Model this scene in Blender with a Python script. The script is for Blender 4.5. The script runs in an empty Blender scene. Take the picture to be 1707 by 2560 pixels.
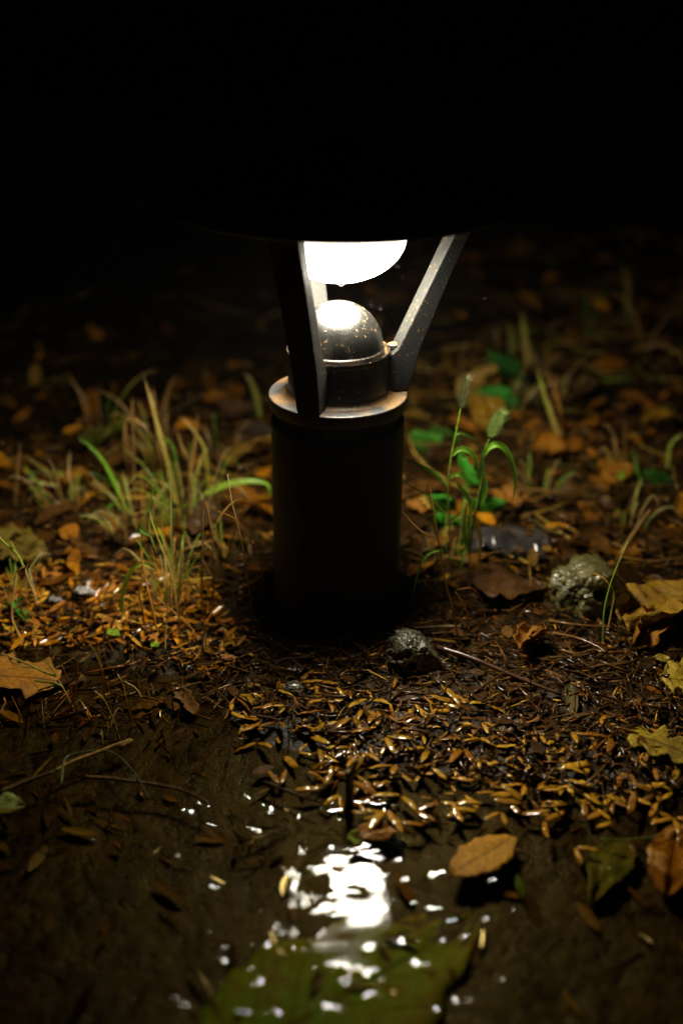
import bpy, bmesh, math, random
import numpy as np
from mathutils import Vector, Matrix, noise as mnoise

random.seed(7)
rng = np.random.default_rng(7)
R = math.radians
scene = bpy.context.scene
col = scene.collection

# ------------------------------------------------------------------ camera, world, exposure
FPX, CX, CY = 3000.0, 853.5, 1280.0          # focal length in photo pixels, photo centre
CAM = np.array([0.0048, -0.983, 0.597])
PITCH, ROLL = R(26.3), R(0.0)
cd = bpy.data.cameras.new('camera')
cd.sensor_fit = 'VERTICAL'
cd.sensor_height = 36.0
cd.lens = 36.0 * FPX / 2560.0
cd.clip_start, cd.clip_end = 0.02, 300
cd.dof.use_dof = True
cd.dof.focus_distance = 1.005
cd.dof.aperture_fstop = 2.1
cam = bpy.data.objects.new('camera', cd)
col.objects.link(cam)
cam.location = CAM
cam.rotation_euler = (math.pi / 2 - PITCH, ROLL, 0)
scene.camera = cam

w = bpy.data.worlds.new('World')
scene.world = w
w.use_nodes = True
wn = w.node_tree
sky = wn.nodes.new('ShaderNodeTexSky')
sky.sky_type = 'NISHITA'
sky.sun_disc = False
sky.sun_elevation = R(-4.0)                   # night: the sun is well below the horizon
sky.sun_rotation = R(200)
wn.links.new(sky.outputs[0], wn.nodes['Background'].inputs[0])
wn.nodes['Background'].inputs[1].default_value = 0.06

scene.view_settings.view_transform = 'Standard'
scene.view_settings.look = 'None'
scene.view_settings.gamma = 1
scene.view_settings.exposure = 0
scene.view_settings.use_curve_mapping = False
scene.render.engine = 'CYCLES'
cy = scene.cycles
cy.use_denoising = True
cy.max_bounces = 10
cy.diffuse_bounces = 3
cy.glossy_bounces = 3
cy.transmission_bounces = 4
cy.transparent_max_bounces = 12
cy.caustics_reflective = False
cy.caustics_refractive = False
cy.sample_clamp_indirect = 4.0
cy.use_adaptive_sampling = False

LAMP_POWER = 190.0

# ------------------------------------------------------------------ picture <-> world
cP, sP = math.cos(PITCH), math.sin(PITCH)
AX_R = np.array([1.0, 0, 0]); AX_F = np.array([0, cP, -sP]); AX_U = np.array([0, sP, cP])

def ray(px, py):
    return AX_F + AX_R * ((px - CX) / FPX) - AX_U * ((py - CY) / FPX)

def hit_z(px, py, z=0.0):
    d = ray(px, py)
    return CAM + d * ((z - CAM[2]) / d[2])

def project(P):
    q = np.asarray(P) - CAM
    f = q @ AX_F
    return CX + FPX * (q @ AX_R) / f, CY - FPX * (q @ AX_U) / f

def in_poly(x, y, poly):
    x = np.asarray(x); y = np.asarray(y)
    ins = np.zeros(x.shape, bool)
    n = len(poly)
    for i in range(n):
        x0, y0 = poly[i]; x1, y1 = poly[(i + 1) % n]
        if y0 == y1: continue
        c = ((y0 > y) != (y1 > y)) & (x < (x1 - x0) * (y - y0) / (y1 - y0) + x0)
        ins ^= c
    return ins

# ------------------------------------------------------------------ terrain
ZW = 0.005                                   # water level
WATER_PX = [(-500, 1720), (0, 1742), (140, 1740), (260, 1700), (360, 1690), (440, 1740), (470, 1650), (560, 1625), (660, 1640),
            (650, 1700), (560, 1770), (640, 1830), (760, 1850), (900, 1875), (1130, 1900), (1400, 1950), (1707, 1960), (2100, 1960)]
WPOLY = [tuple(hit_z(px, py, ZW)[:2]) for px, py in WATER_PX] + [(3.0, -0.3), (3.0, -3.0), (-3.0, -3.0), (-3.0, -0.15)]

def vnoise_table(seed):
    return np.random.default_rng(seed).random((256, 256))
_tabs = [vnoise_table(100 + i) for i in range(8)]

def vnoise(x, y, scale, k=0):
    t = _tabs[k % 8]
    u = np.asarray(x) / scale + 37.3 * k; v = np.asarray(y) / scale + 11.7 * k
    iu = np.floor(u).astype(int); iv = np.floor(v).astype(int)
    fu = u - iu; fv = v - iv
    fu = fu * fu * fu * (fu * (fu * 6 - 15) + 10); fv = fv * fv * fv * (fv * (fv * 6 - 15) + 10)
    a = t[iu & 255, iv & 255]; b = t[(iu + 1) & 255, iv & 255]; c = t[iu & 255, (iv + 1) & 255]; d = t[(iu + 1) & 255, (iv + 1) & 255]
    return (a * (1 - fu) + b * fu) * (1 - fv) + (c * (1 - fu) + d * fu) * fv - 0.5

def sdist(x, y):
    x = np.asarray(x, float); y = np.asarray(y, float)
    best = np.full(x.shape, 1e9)
    n = len(WPOLY)
    for i in range(n):
        ax, ay = WPOLY[i]; bx, by = WPOLY[(i + 1) % n]
        dx, dy = bx - ax, by - ay
        t = np.clip(((x - ax) * dx + (y - ay) * dy) / (dx * dx + dy * dy), 0, 1)
        best = np.minimum(best, (x - ax - t * dx) ** 2 + (y - ay - t * dy) ** 2)
    d = np.sqrt(best)
    return np.where(in_poly(x, y, WPOLY), -d, d)

def terrain(x, y):
    x = np.asarray(x, float); y = np.asarray(y, float)
    sd = sdist(x, y) + vnoise(x, y, .05, 3) * .03
    z = ZW + np.where(sd > 0, .0072 * (1 - np.exp(-np.maximum(sd, 0) / .05)), -.021 * (1 - np.exp(np.minimum(sd, 0) / .12)))
    rr = np.hypot(x, y)
    far = np.clip((rr - .15) / .5, 0, 1)
    calm = np.clip(1 + sd / .06, .22, 1)          # silt settles flat under the puddle
    z = z + (vnoise(x, y, .22, 0) * (.006 + .03 * far) + vnoise(x, y, .06, 1) * (.005 + .008 * far)) * calm
    wet = np.where(sd > 0, 1.0, .45)
    z = z + (vnoise(x, y, .022, 2) * .0035 + vnoise(x, y, .009, 4) * .0016) * wet
    z = z + np.clip(rr - 2, 0, 40) * .03 * (vnoise(x, y, 3.0, 5))
    return z

def ter(x, y):
    return float(terrain(np.array([x]), np.array([y]))[0])

def ground_px(px, py, dz=0.0, level=None):
    if level is not None:
        return hit_z(px, py, level)
    z = 0.0
    for _ in range(6):
        p = hit_z(px, py, z)
        z = ter(p[0], p[1])
        z = max(z, ZW) if dz == 'float' else z
    p[2] = z + (0 if dz == 'float' else dz)
    return p

# ------------------------------------------------------------------ object helpers
def tag(o, label=None, cat=None, group=None, kind=None):
    if label: o['label'] = label
    if cat: o['category'] = cat
    if group: o['group'] = group
    if kind: o['kind'] = kind
    return o

def empty(name, loc, rot=(0, 0, 0)):
    o = bpy.data.objects.new(name, None)
    o.empty_display_size = .02
    o.location = loc
    o.rotation_euler = rot
    col.objects.link(o)
    return o

def mesh_obj(name, verts, faces, mat, parent=None, loc=(0, 0, 0), smooth=True, colors=None, uvs=None):
    me = bpy.data.meshes.new(name)
    me.from_pydata([tuple(map(float, v)) for v in verts], [], faces)
    if smooth:
        me.polygons.foreach_set('use_smooth', [True] * len(me.polygons))
    if colors is not None:
        a = me.color_attributes.new('Col', 'FLOAT_COLOR', 'POINT')
        c = np.ones((len(verts), 4), np.float32); c[:, :3] = np.asarray(colors)
        a.data.foreach_set('color', c.ravel())
    if uvs is not None:
        ul = me.uv_layers.new(name='UVMap')
        idx = np.empty(len(me.loops), np.int32); me.loops.foreach_get('vertex_index', idx)
        ul.data.foreach_set('uv', np.asarray(uvs, np.float32)[idx].ravel())
    me.materials.append(mat)
    me.update()
    o = bpy.data.objects.new(name, me)
    o.location = loc
    if parent: o.parent = parent
    col.objects.link(o)
    return o

def big_mesh(name, V, F, mat, C=None, smooth=True):
    """numpy arrays; F is (n,4) quads"""
    me = bpy.data.meshes.new(name)
    me.vertices.add(len(V)); me.vertices.foreach_set('co', np.asarray(V, np.float32).ravel())
    n = len(F)
    me.loops.add(n * 4); me.polygons.add(n)
    me.polygons.foreach_set('loop_start', np.arange(n, dtype=np.int32) * 4)
    me.loops.foreach_set('vertex_index', np.asarray(F, np.int32).ravel())
    if smooth: me.polygons.foreach_set('use_smooth', np.ones(n, bool))
    if C is not None:
        a = me.color_attributes.new('Col', 'FLOAT_COLOR', 'POINT')
        c = np.ones((len(V), 4), np.float32); c[:, :3] = C
        a.data.foreach_set('color', c.ravel())
    me.materials.append(mat)
    me.update(calc_edges=True)
    me.validate()
    o = bpy.data.objects.new(name, me)
    col.objects.link(o)
    return o

# ------------------------------------------------------------------ material helpers
class NT:
    def __init__(self, name):
        self.m = bpy.data.materials.new(name); self.m.use_nodes = True
        self.t = self.m.node_tree; self.t.nodes.clear()
        self.out = self.t.nodes.new('ShaderNodeOutputMaterial')
    def n(self, typ, **kw):
        nd = self.t.nodes.new(typ)
        for k, v in kw.items():
            if k == 'inp':
                for kk, vv in v.items():
                    s = nd.inputs[kk]
                    if isinstance(vv, bpy.types.NodeSocket): self.t.links.new(vv, s)
                    else: s.default_value = vv
            else: setattr(nd, k, v)
        return nd
    def link(self, a, b): self.t.links.new(a, b)
    def noise(self, scale, detail=4, rough=.55, vec=None, dist=0):
        nd = self.n('ShaderNodeTexNoise', inp={'Scale': scale, 'Detail': detail, 'Roughness': rough, 'Distortion': dist})
        if vec is not None: self.link(vec, nd.inputs['Vector'])
        return nd.outputs['Fac']
    def ramp(self, fac, stops, interp='LINEAR'):
        nd = self.n('ShaderNodeValToRGB'); cr = nd.color_ramp; cr.interpolation = interp
        while len(cr.elements) < len(stops): cr.elements.new(.5)
        for e, (p, c) in zip(cr.elements, stops):
            e.position = p; e.color = (c, c, c, 1) if isinstance(c, (int, float)) else (*c, 1)
        self.link(fac, nd.inputs[0]); return nd.outputs[0]
    def math(self, op, a, b=0.0, c=None):
        d = {0: a, 1: b}
        if c is not None: d[2] = c
        nd = self.n('ShaderNodeMath', operation=op, inp=d)
        return nd.outputs[0]
    def mix(self, fac, a, b, blend='MIX'):
        nd = self.n('ShaderNodeMix', data_type='RGBA', blend_type=blend)
        for i, v in ((0, fac), (6, a), (7, b)):
            if isinstance(v, bpy.types.NodeSocket): self.link(v, nd.inputs[i])
            else: nd.inputs[i].default_value = v if i == 0 else (*v, 1)
        return nd.outputs[2]
    def coord(self, k='Object'): return self.n('ShaderNodeTexCoord').outputs[k]
    def attr(self, name='Col'): return self.n('ShaderNodeAttribute', attribute_name=name).outputs['Color']
    def bump(self, h, strength, dist, normal=None):
        nd = self.n('ShaderNodeBump', inp={'Strength': strength, 'Distance': dist, 'Height': h})
        if normal is not None: self.link(normal, nd.inputs['Normal'])
        return nd.outputs[0]
    def finish(self, sh): self.link(sh, self.out.inputs[0]); return self.m

def principled(t, **inp):
    return t.n('ShaderNodeBsdfPrincipled', inp=inp)

def mat_ground():
    t = NT('wet_mud')
    v = t.coord('Object')
    n1 = t.noise(18, 6, .6, v); n2 = t.noise(90, 5, .6, v); n3 = t.noise(420, 3, .6, v)
    c = t.ramp(n1, [(.3, (.010, .006, .0013)), (.5, (.026, .0155, .0033)), (.7, (.048, .029, .0062))])
    c2 = t.ramp(n2, [(.35, (.35, .33, .28)), (.65, (1.25, 1.2, 1.1))])
    base = t.mix(1.0, c, c2, 'MULTIPLY')
    b = t.bump(n2, .6, .004); b = t.bump(n3, .5, .0015, b)
    ro = t.ramp(n2, [(.35, .25), (.65, .6)])
    p = principled(t, **{'Base Color': base, 'Roughness': ro, 'Normal': b, 'Specular IOR Level': .2})
    return t.finish(p.outputs[0])

def mat_litter(name='wet_litter', rough=(.22, .5), coat=.6, spread=True):
    t = NT(name)
    v = t.coord('Object')
    n2 = t.noise(260, 4, .6, v); n3 = t.noise(900, 2, .5, v)
    f = t.ramp(n2, [(.3, (.5, .45, .4)), (.6, (1.1, 1.1, 1.1))])
    base = t.mix(1.0, t.attr(), f, 'MULTIPLY')
    oi = t.n('ShaderNodeObjectInfo')
    hs = t.n('ShaderNodeHueSaturation', inp={'Color': base, 'Hue': t.math('MULTIPLY_ADD', oi.outputs['Random'], .03, .485),
                                             'Value': t.math('MULTIPLY_ADD', oi.outputs['Random'], .7, .6)})
    b = t.bump(n3, .35, .0006)
    p = principled(t, **{'Base Color': hs.outputs[0], 'Roughness': t.ramp(n2, [(.3, rough[0]), (.7, rough[1])]), 'Normal': b,
                         'Coat Weight': coat, 'Coat Roughness': .045, 'Specular IOR Level': .08})
    tr = t.n('ShaderNodeBsdfTranslucent', inp={'Color': hs.outputs[0]})
    mx = t.n('ShaderNodeMixShader', inp={0: .15, 1: p.outputs[0], 2: tr.outputs[0]})
    return t.finish(mx.outputs[0])

def mat_blade():
    t = NT('grass_blade_wet')
    v = t.coord('Object')
    n = t.noise(160, 4, .6, v)
    f = t.ramp(n, [(.3, (.7, .68, .6)), (.65, (1.12, 1.1, 1.05))])
    base = t.mix(1.0, t.attr(), f, 'MULTIPLY')
    p = principled(t, **{'Base Color': base, 'Roughness': .38, 'Specular IOR Level': .45, 'Coat Weight': .15, 'Coat Roughness': .1})
    tr = t.n('ShaderNodeBsdfTranslucent', inp={'Color': base})
    mx = t.n('ShaderNodeMixShader', inp={0: .5, 1: p.outputs[0], 2: tr.outputs[0]})
    return t.finish(mx.outputs[0])

def mat_leaf(name, nveins=7, rough=.3, transl=.2, vein=.55, blotch=(.2, .1, .03), blotch_amt=.6, coat=.25):
    t = NT(name)
    uv = t.n('ShaderNodeUVMap', uv_map='UVMap').outputs[0]
    v = t.coord('Object')
    s = t.n('ShaderNodeSeparateXYZ', inp={0: uv})
    wob = t.math('MULTIPLY', t.math('SUBTRACT', t.noise(60, 3, .5, v), .5), .08)
    lat = t.math('ABSOLUTE', t.math('ADD', t.math('SUBTRACT', s.outputs[1], .5), t.math('MULTIPLY', wob, .2)))
    mid = t.ramp(lat, [(.012, 1.0), (.035, 0.0)])
    ph = t.math('ADD', t.math('MULTIPLY', s.outputs[0], nveins), t.math('ADD', t.math('MULTIPLY', lat, -nveins * .55), t.math('MULTIPLY', wob, 3)))
    side = t.ramp(t.math('ABSOLUTE', t.math('SUBTRACT', t.math('FRACT', ph), .5)), [(.02, 1.0), (.07, 0.0)])
    vein_f = t.math('MAXIMUM', mid, t.math('MULTIPLY', side, .7))
    n1 = t.noise(45, 5, .65, v); n2 = t.noise(300, 3, .6, v)
    base = t.mix(t.math('MULTIPLY', t.ramp(n1, [(.48, 0.0), (.68, 1.0)]), blotch_amt), t.attr(), blotch)
    base = t.mix(1.0, base, t.ramp(n2, [(.3, (.65, .62, .55)), (.65, (1.1, 1.1, 1.1))]), 'MULTIPLY')
    base = t.mix(t.math('MULTIPLY', vein_f, vein), base, (.05, .03, .01))
    h = t.math('ADD', t.math('MULTIPLY', vein_f, -1.0), t.math('MULTIPLY', n2, .5))
    b = t.bump(h, .6, .0012)
    p = principled(t, **{'Base Color': base, 'Roughness': rough, 'Normal': b, 'Coat Weight': coat, 'Coat Roughness': .06, 'Specular IOR Level': .15})
    tr = t.n('ShaderNodeBsdfTranslucent', inp={'Color': base})
    mx = t.n('ShaderNodeMixShader', inp={0: transl, 1: p.outputs[0], 2: tr.outputs[0]})
    return t.finish(mx.outputs[0])

def mat_water():
    t = NT('puddle_water')
    v = t.coord('Object')
    n1 = t.noise(70, 2, .5, v); n2 = t.noise(240, 2, .5, v)
    b = t.bump(n1, .03, .004); b = t.bump(n2, .04, .001, b)
    lw = t.n('ShaderNodeLayerWeight', inp={'Normal': b}).outputs['Facing']
    fr = t.math('MULTIPLY_ADD', t.math('POWER', lw, 5.0), .98, .02)          # Schlick, the same from above and below
    tr = t.n('ShaderNodeBsdfTransparent', inp={'Color': (.76, .66, .39, 1)})
    gl = t.n('ShaderNodeBsdfGlossy', inp={'Color': (1, 1, 1, 1), 'Roughness': .015, 'Normal': b})
    mx = t.n('ShaderNodeMixShader', inp={0: fr, 1: tr.outputs[0], 2: gl.outputs[0]})
    return t.finish(mx.outputs[0])

def mat_paint(name, rust=.5, base=(.0085, .0088, .0092), rough=.3, metal=0.0, speck=1.0, settle=False, spec=.5):
    t = NT(name)
    v = t.coord('Object')
    n1 = t.noise(26, 5, .62, v, .3); n2 = t.noise(430, 3, .7, v); n3 = t.noise(110, 4, .65, v)
    pat = t.ramp(n1, [(1 - rust - .05, 0.0), (1 - rust + .04, 1.0)])
    gate = t.ramp(n3, [(.47, 0.0), (.53, 1.0)])
    sp = t.math('MULTIPLY', t.math('MULTIPLY', t.ramp(n2, [(.62, 0.0), (.66, 1.0)]), gate), speck)
    if settle:
        nz = t.n('ShaderNodeSeparateXYZ', inp={0: t.n('ShaderNodeNewGeometry').outputs['Normal']}).outputs[2]
        pat = t.math('MULTIPLY', pat, t.ramp(nz, [(.35, .06), (.8, 1.0)]))
    rf = t.math('MAXIMUM', t.math('MULTIPLY', pat, .75), sp)
    rc = t.ramp(n2, [(.3, (.10, .045, .010)), (.7, (.26, .14, .035))])
    c = t.mix(rf, base, rc)
    b = t.bump(t.math('ADD', n2, t.math('MULTIPLY', sp, 1.5)), .22, .0008)
    ro = t.math('ADD', t.math('MULTIPLY', rf, .25), t.ramp(n3, [(.3, rough), (.7, rough + .14)]))
    p = principled(t, **{'Base Color': c, 'Roughness': ro, 'Normal': b, 'Metallic': metal, 'Specular IOR Level': spec})
    return t.finish(p.outputs[0])

def mat_bulb():
    t = NT('lit_diffuser')
    v = t.coord('Object')
    n = t.noise(330, 2, .6, v); g = t.noise(60, 2, .5, v)
    # fly specks on the glass; the frosted bowl glows most at its bottom and least where it meets the housing
    sp = t.math('MULTIPLY_ADD', t.math('MULTIPLY', t.ramp(n, [(.60, 0.0), (.63, 1.0)]), t.ramp(g, [(.52, 0.0), (.56, 1.0)])), -.995, 1.0)
    nz = t.n('ShaderNodeSeparateXYZ', inp={0: t.n('ShaderNodeNewGeometry').outputs['Normal']}).outputs[2]
    prof = t.ramp(t.math('MULTIPLY', nz, -1.0), [(.0, .015), (.30, .08), (.65, .43), (.95, 1.0)])
    e = t.n('ShaderNodeEmission', inp={'Color': (1.0, .925, .74, 1), 'Strength': t.math('MULTIPLY', t.math('MULTIPLY', sp, prof), LAMP_POWER)})
    return t.finish(e.outputs[0])

def mat_rock(name, c0, c1, moss):
    t = NT(name)
    v = t.coord('Object')
    n1 = t.noise(70, 6, .65, v); n2 = t.noise(420, 3, .6, v); n3 = t.noise(30, 3, .5, v)
    c = t.ramp(n1, [(.3, c0), (.7, c1)])
    c = t.mix(t.ramp(n3, [(.42, 0.0), (.6, .8)]), c, moss)
    b = t.bump(n1, .7, .003); b = t.bump(n2, .8, .0012, b)
    p = principled(t, **{'Base Color': c, 'Roughness': t.ramp(n1, [(.3, .2), (.7, .42)]), 'Normal': b, 'Coat Weight': .6, 'Coat Roughness': .08})
    return t.finish(p.outputs[0])

def mat_drop():
    t = NT('water_drop')
    p = principled(t, **{'Base Color': (1, 1, 1, 1), 'Roughness': .02, 'Transmission Weight': 1.0, 'IOR': 1.33})
    return t.finish(p.outputs[0])

M_GROUND, M_LITTER, M_BLADE, M_WATER = mat_ground(), mat_litter(), mat_blade(), mat_water()
M_HUSK = mat_litter('husk_skin', (.22, .42), .9)
M_PAINT = mat_paint('black_lamp_paint', .20, base=(.0155, .0157, .0150), rough=.5, spec=.10, speck=1.0)
M_RUSTED = mat_paint('rust_stained_paint', .46, base=(.050, .051, .053), settle=True)
M_CUP = mat_paint('rust_lipped_paint', .52, base=(.007, .007, .0072), settle=True)
M_POST = mat_paint('black_post_paint', .14, base=(.009, .0078, .0065), rough=.45, speck=.25, spec=.2)
M_DOME = mat_paint('glossy_dome_paint', .24, base=(.0050, .0048, .0043), rough=.27, speck=1.4)
M_CAP = mat_paint('cap_paint', .1, base=(.012, .012, .013), rough=.45, speck=.1)
M_BULB = mat_bulb()
M_ROCK_A = mat_rock('mossy_porous_stone', (.028, .026, .008), (.24, .21, .085), (.090, .088, .016))
M_ROCK_B = mat_rock('wet_grey_stone', (.022, .021, .011), (.14, .13, .075), (.060, .06, .018))
M_DEAD = mat_leaf('dead_leaf', 8, .6, .22, coat=.12)
M_GREENLEAF = mat_leaf('green_leaf', 6, .6, .35, coat=0.0, vein=.25, blotch=(.10, .2, .02), blotch_amt=.4)
M_DROP = mat_drop()

# ------------------------------------------------------------------ setting: ground and water
def graded(lo, hi, step, far, g=1.18):
    a = list(np.arange(lo, hi + 1e-6, step))
    s = step; x = a[-1]
    while x < far: s *= g; x += s; a.append(x)
    s = step; x = a[0]; pre = []
    while x > -far: s *= g; x -= s; pre.append(x)
    return np.array(pre[::-1] + a)

def grid_mesh(name, xs, ys, zfun, mat):
    X, Y = np.meshgrid(xs, ys)
    V = np.stack([X.ravel(), Y.ravel(), zfun(X.ravel(), Y.ravel())], 1)
    nx, ny = len(xs), len(ys)
    i = np.arange(nx * ny).reshape(ny, nx)
    F = np.stack([i[:-1, :-1].ravel(), i[:-1, 1:].ravel(), i[1:, 1:].ravel(), i[1:, :-1].ravel()], 1)
    return big_mesh(name, V, F, mat)

tag(grid_mesh('ground', graded(-.62, .62, .0042, 60), graded(-.60, .75, .0042, 60), terrain, M_GROUND), kind='structure',
    label='dark wet mud ground')

# raindrop rings on the puddle
ring_px = [(520, 2180), (380, 2230), (1060, 2330), (640, 2420), (330, 2480), (250, 2130), (1240, 2290), (560, 2080), (160, 2330), (1330, 2420), (1500, 2320)]
rings = []
for px, py in ring_px:
    p = hit_z(px, py, ZW)
    rings.append((p[0], p[1], random.uniform(.004, .022), random.uniform(.008, .012), random.uniform(.00006, .00014)))
# short wavelets that scatter the lamp's reflection into glints
wavelets = []
for k in range(150):
    px, py = random.gauss(760, 470), random.uniform(1990, 2560)
    p = hit_z(px, py, ZW)
    if (px - 850) ** 2 / 260 ** 2 + (py - 2210) ** 2 / 200 ** 2 < 1:
        if random.random() < .25: continue
        wavelets.append((p[0], p[1], random.uniform(.003, .005), random.uniform(.5, .8), random.uniform(.0002, .0007)))
    else:
        sg = random.uniform(.0030, .0062)
        wavelets.append((p[0], p[1], sg, random.uniform(.45, .7), sg * random.uniform(.22, .62)))

def water_z(x, y):
    z = ZW + vnoise(x, y, .075, 5) * .0002 + vnoise(x * .85, y * 1.25, .030, 2) * .00036 + vnoise(x * .85, y * 1.2, .014, 6) * .00024
    for wx, wy, sg, asp, amp in wavelets:
        z = z + amp * np.exp(-((x - wx) ** 2 / 2 + (y - wy) ** 2 / (2 * asp * asp)) / (sg * sg))
    for rx, ry, r0, lam, amp in rings:
        d = np.hypot(x - rx, y - ry)
        z = z + amp * np.cos((d - r0) / lam * 2 * math.pi) * np.exp(-((d - r0) / (.9 * lam)) ** 2)
    return z
tag(grid_mesh('water', graded(-.44, .44, .0022, 2.6, 1.25), graded(-.52, -.04, .0022, 2.6, 1.25)[:0].tolist() or
              np.concatenate([np.linspace(-2.4, -.53, 60), np.arange(-.52, -.04, .0022)]), water_z, M_WATER),
    kind='structure', label='shallow rain puddle')

# ------------------------------------------------------------------ lathe helper
def lathe(name, prof, mat, parent, seg=96, bulge=None):
    verts, faces = [], []
    n = len(prof)
    for r, z in prof:
        for k in range(seg):
            a = 2 * math.pi * k / seg
            verts.append((max(r, 1e-5) * math.cos(a), max(r, 1e-5) * math.sin(a), z))
    for i in range(n - 1):
        for k in range(seg):
            k2 = (k + 1) % seg
            faces.append((i * seg + k, i * seg + k2, (i + 1) * seg + k2, (i + 1) * seg + k))
    o = mesh_obj(name, verts, faces, mat, parent)
    md = o.modifiers.new('edges', 'EDGE_SPLIT'); md.split_angle = R(40)
    return o

def arc(cx, cz, r, a0, a1, n=6):
    return [(cx + r * math.cos(R(a0 + (a1 - a0) * i / n)), cz + r * math.sin(R(a0 + (a1 - a0) * i / n))) for i in range(n + 1)]

# ------------------------------------------------------------------ the lamp
lamp = empty('garden_lamp', (0, 0, .003), (0, R(0.45), 0))
tag(lamp, 'low black bollard garden lamp, lit, rust stained, standing in wet mulch', 'lamp')
lathe('post', [(.0585, -.06), (.0585, .196)] + arc(.0565, .1995, .002, 0, 90, 3) + [(.0545, .2015)], M_POST, lamp)
lathe('neck', [(.0538, .196), (.0538, .2135), (.0540, .215)], M_POST, lamp)
lathe('flange', [(.0530, .2130), (.0585, .2130)] + arc(.0585, .2150, .0018, -90, 0, 3) + [(.0603, .2232)] + arc(.0590, .2237, .0013, 0, 90, 3)
      + [(.044, .2252), (.020, .2252)], M_RUSTED, lamp)
# cup with a concave foot and a raised lip
foot = [(.0495 - .0060 * math.sin(R(a)), .2254 + .0060 * (1 - math.cos(R(a)))) for a in range(0, 91, 15)]
lathe('cup', foot + [(.0435, .258)] + [(.0440, .2600), (.0447, .2620), (.0446, .2638), (.0442, .2646), (.0432, .2636), (.0425, .2620), (.0395, .2616), (.030, .2616)],
      M_CUP, lamp)
dome_prof = [(.0395, .2618), (.0397, .2660)] + [(.0385 * math.cos(R(a)), .2670 + .0385 * math.sin(R(a))) for a in range(0, 91, 5)]
lathe('reflector_dome', dome_prof, M_DOME, lamp)

def arm(az, off=0.0):
    """tapered plate leaning outwards from the flange and the cup to the cap"""
    t0, t1 = .0102, .0126
    # (radius, height) inner then outer, from bottom to top
    inner = [(.0420, .2255), (.0440, .2590), (.0500, .2640), (.0745, .3170), (.1095, .3935)]
    outer = [(.0602, .2255), (.0660, .2450), (.0695, .2620), (.0910, .3200), (.1215, .3935)]
    verts, faces = [], []
    for (ri, zi), (ro, zo), in zip(inner, outer):
        f = (zi - .2255) / .168
        t = t0 + (t1 - t0) * f
        for r_, z_, s in ((ri, zi, -1), (ro, zo, -1), (ro, zo, 1), (ri, zi, 1)):
            verts.append((r_, s * t + off * (1 - .62 * f), z_))
    for i in range(len(inner) - 1):
        for k in range(4):
            a, b = i * 4 + k, i * 4 + (k + 1) % 4
            faces.append((a, b, b + 4, a + 4))
    faces.append((3, 2, 1, 0)); n = (len(inner) - 1) * 4
    faces.append((n, n + 1, n + 2, n + 3))
    c, s = math.cos(az), math.sin(az)
    verts = [(x * c - y * s, x * s + y * c, z) for x, y, z in verts]
    o = mesh_obj('arm', verts, faces, M_PAINT, lamp, smooth=False)
    bv = o.modifiers.new('bevel', 'BEVEL'); bv.width = .0011; bv.segments = 3; bv.limit_method = 'ANGLE'
    return o
for az, off in ((11, 0.0), (109, 0.0), (250.2, -.0045)):
    arm(R(az), off)
# small weld lug where the right arm meets the cup lip
lathe('weld_lug', [(.0005, .2665), (.003, .2662), (.005, .265), (.0055, .262), (.0045, .2585), (.0005, .258)], M_CUP, lamp, 20).location = (.0475, .0095, .0006)
# hanging luminous bowl
BZ, BA, BB = .3640, .0560, .0400
bowl = [(BA * math.cos(R(a)), BZ - BB * math.sin(R(a))) for a in np.linspace(0, 90, 22)]
bulb = lathe('lamp_bowl', [(BA, BZ + .024)] + bowl, M_BULB, lamp, 64)
mesh_obj('hanging_drop', *(lambda b: (b[0], b[1]))((lambda n, m: ([(.0030 * math.sin(math.pi * i / n) * math.cos(2 * math.pi * k / m), .0030 * math.sin(math.pi * i / n) * math.sin(2 * math.pi * k / m), .0028 * math.cos(math.pi * i / n)) for i in range(n + 1) for k in range(m)],
         [(i * m + k, (i + 1) * m + k, (i + 1) * m + (k + 1) % m, i * m + (k + 1) % m) for i in range(n) for k in range(m)]))(10, 16)), M_DROP, bulb, (.002, -.004, BZ - BB - .0012))
lathe('bowl_rim', [(.0565, .384), (.0600, .384), (.0605, .386), (.0605, .398), (.0565, .398)], M_CAP, lamp, 64)
# wide shallow cap, its underside above the arms
CZ, CR = .3895, .1435
cap_prof = [(.020, CZ + .0100), (.10, CZ + .0060), (CR - .004, CZ + .0035), (CR - .0030, CZ + .0004), (CR - .0012, CZ - .0004), (CR, CZ + .0008), (CR, CZ + .0035),
            (CR - .004, CZ + .0062), (.120, CZ + .0150), (.085, CZ + .0270), (.045, CZ + .0365), (.018, CZ + .0405), (.0001, CZ + .0412)]
lathe('cap', cap_prof, M_CAP, lamp, 128)
fin = lathe('finial', [(.010, CZ + .040), (.0125, CZ + .043), (.0125, CZ + .047), (.008, CZ + .052), (.0001, CZ + .054)], M_CAP, lamp, 32)

# ------------------------------------------------------------------ scattered litter (ground cover that nobody could count)
def rot_mats(yaw, pitch, roll):
    cy_, sy_ = np.cos(yaw), np.sin(yaw); cp, sp = np.cos(pitch), np.sin(pitch); cr, sr = np.cos(roll), np.sin(roll)
    Mx = np.empty((len(yaw), 3, 3))
    Mx[:, 0, 0] = cy_ * cp; Mx[:, 0, 1] = cy_ * sp * sr - sy_ * cr; Mx[:, 0, 2] = cy_ * sp * cr + sy_ * sr
    Mx[:, 1, 0] = sy_ * cp; Mx[:, 1, 1] = sy_ * sp * sr + cy_ * cr; Mx[:, 1, 2] = sy_ * sp * cr - cy_ * sr
    Mx[:, 2, 0] = -sp; Mx[:, 2, 1] = cp * sr; Mx[:, 2, 2] = cp * cr
    return Mx

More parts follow.
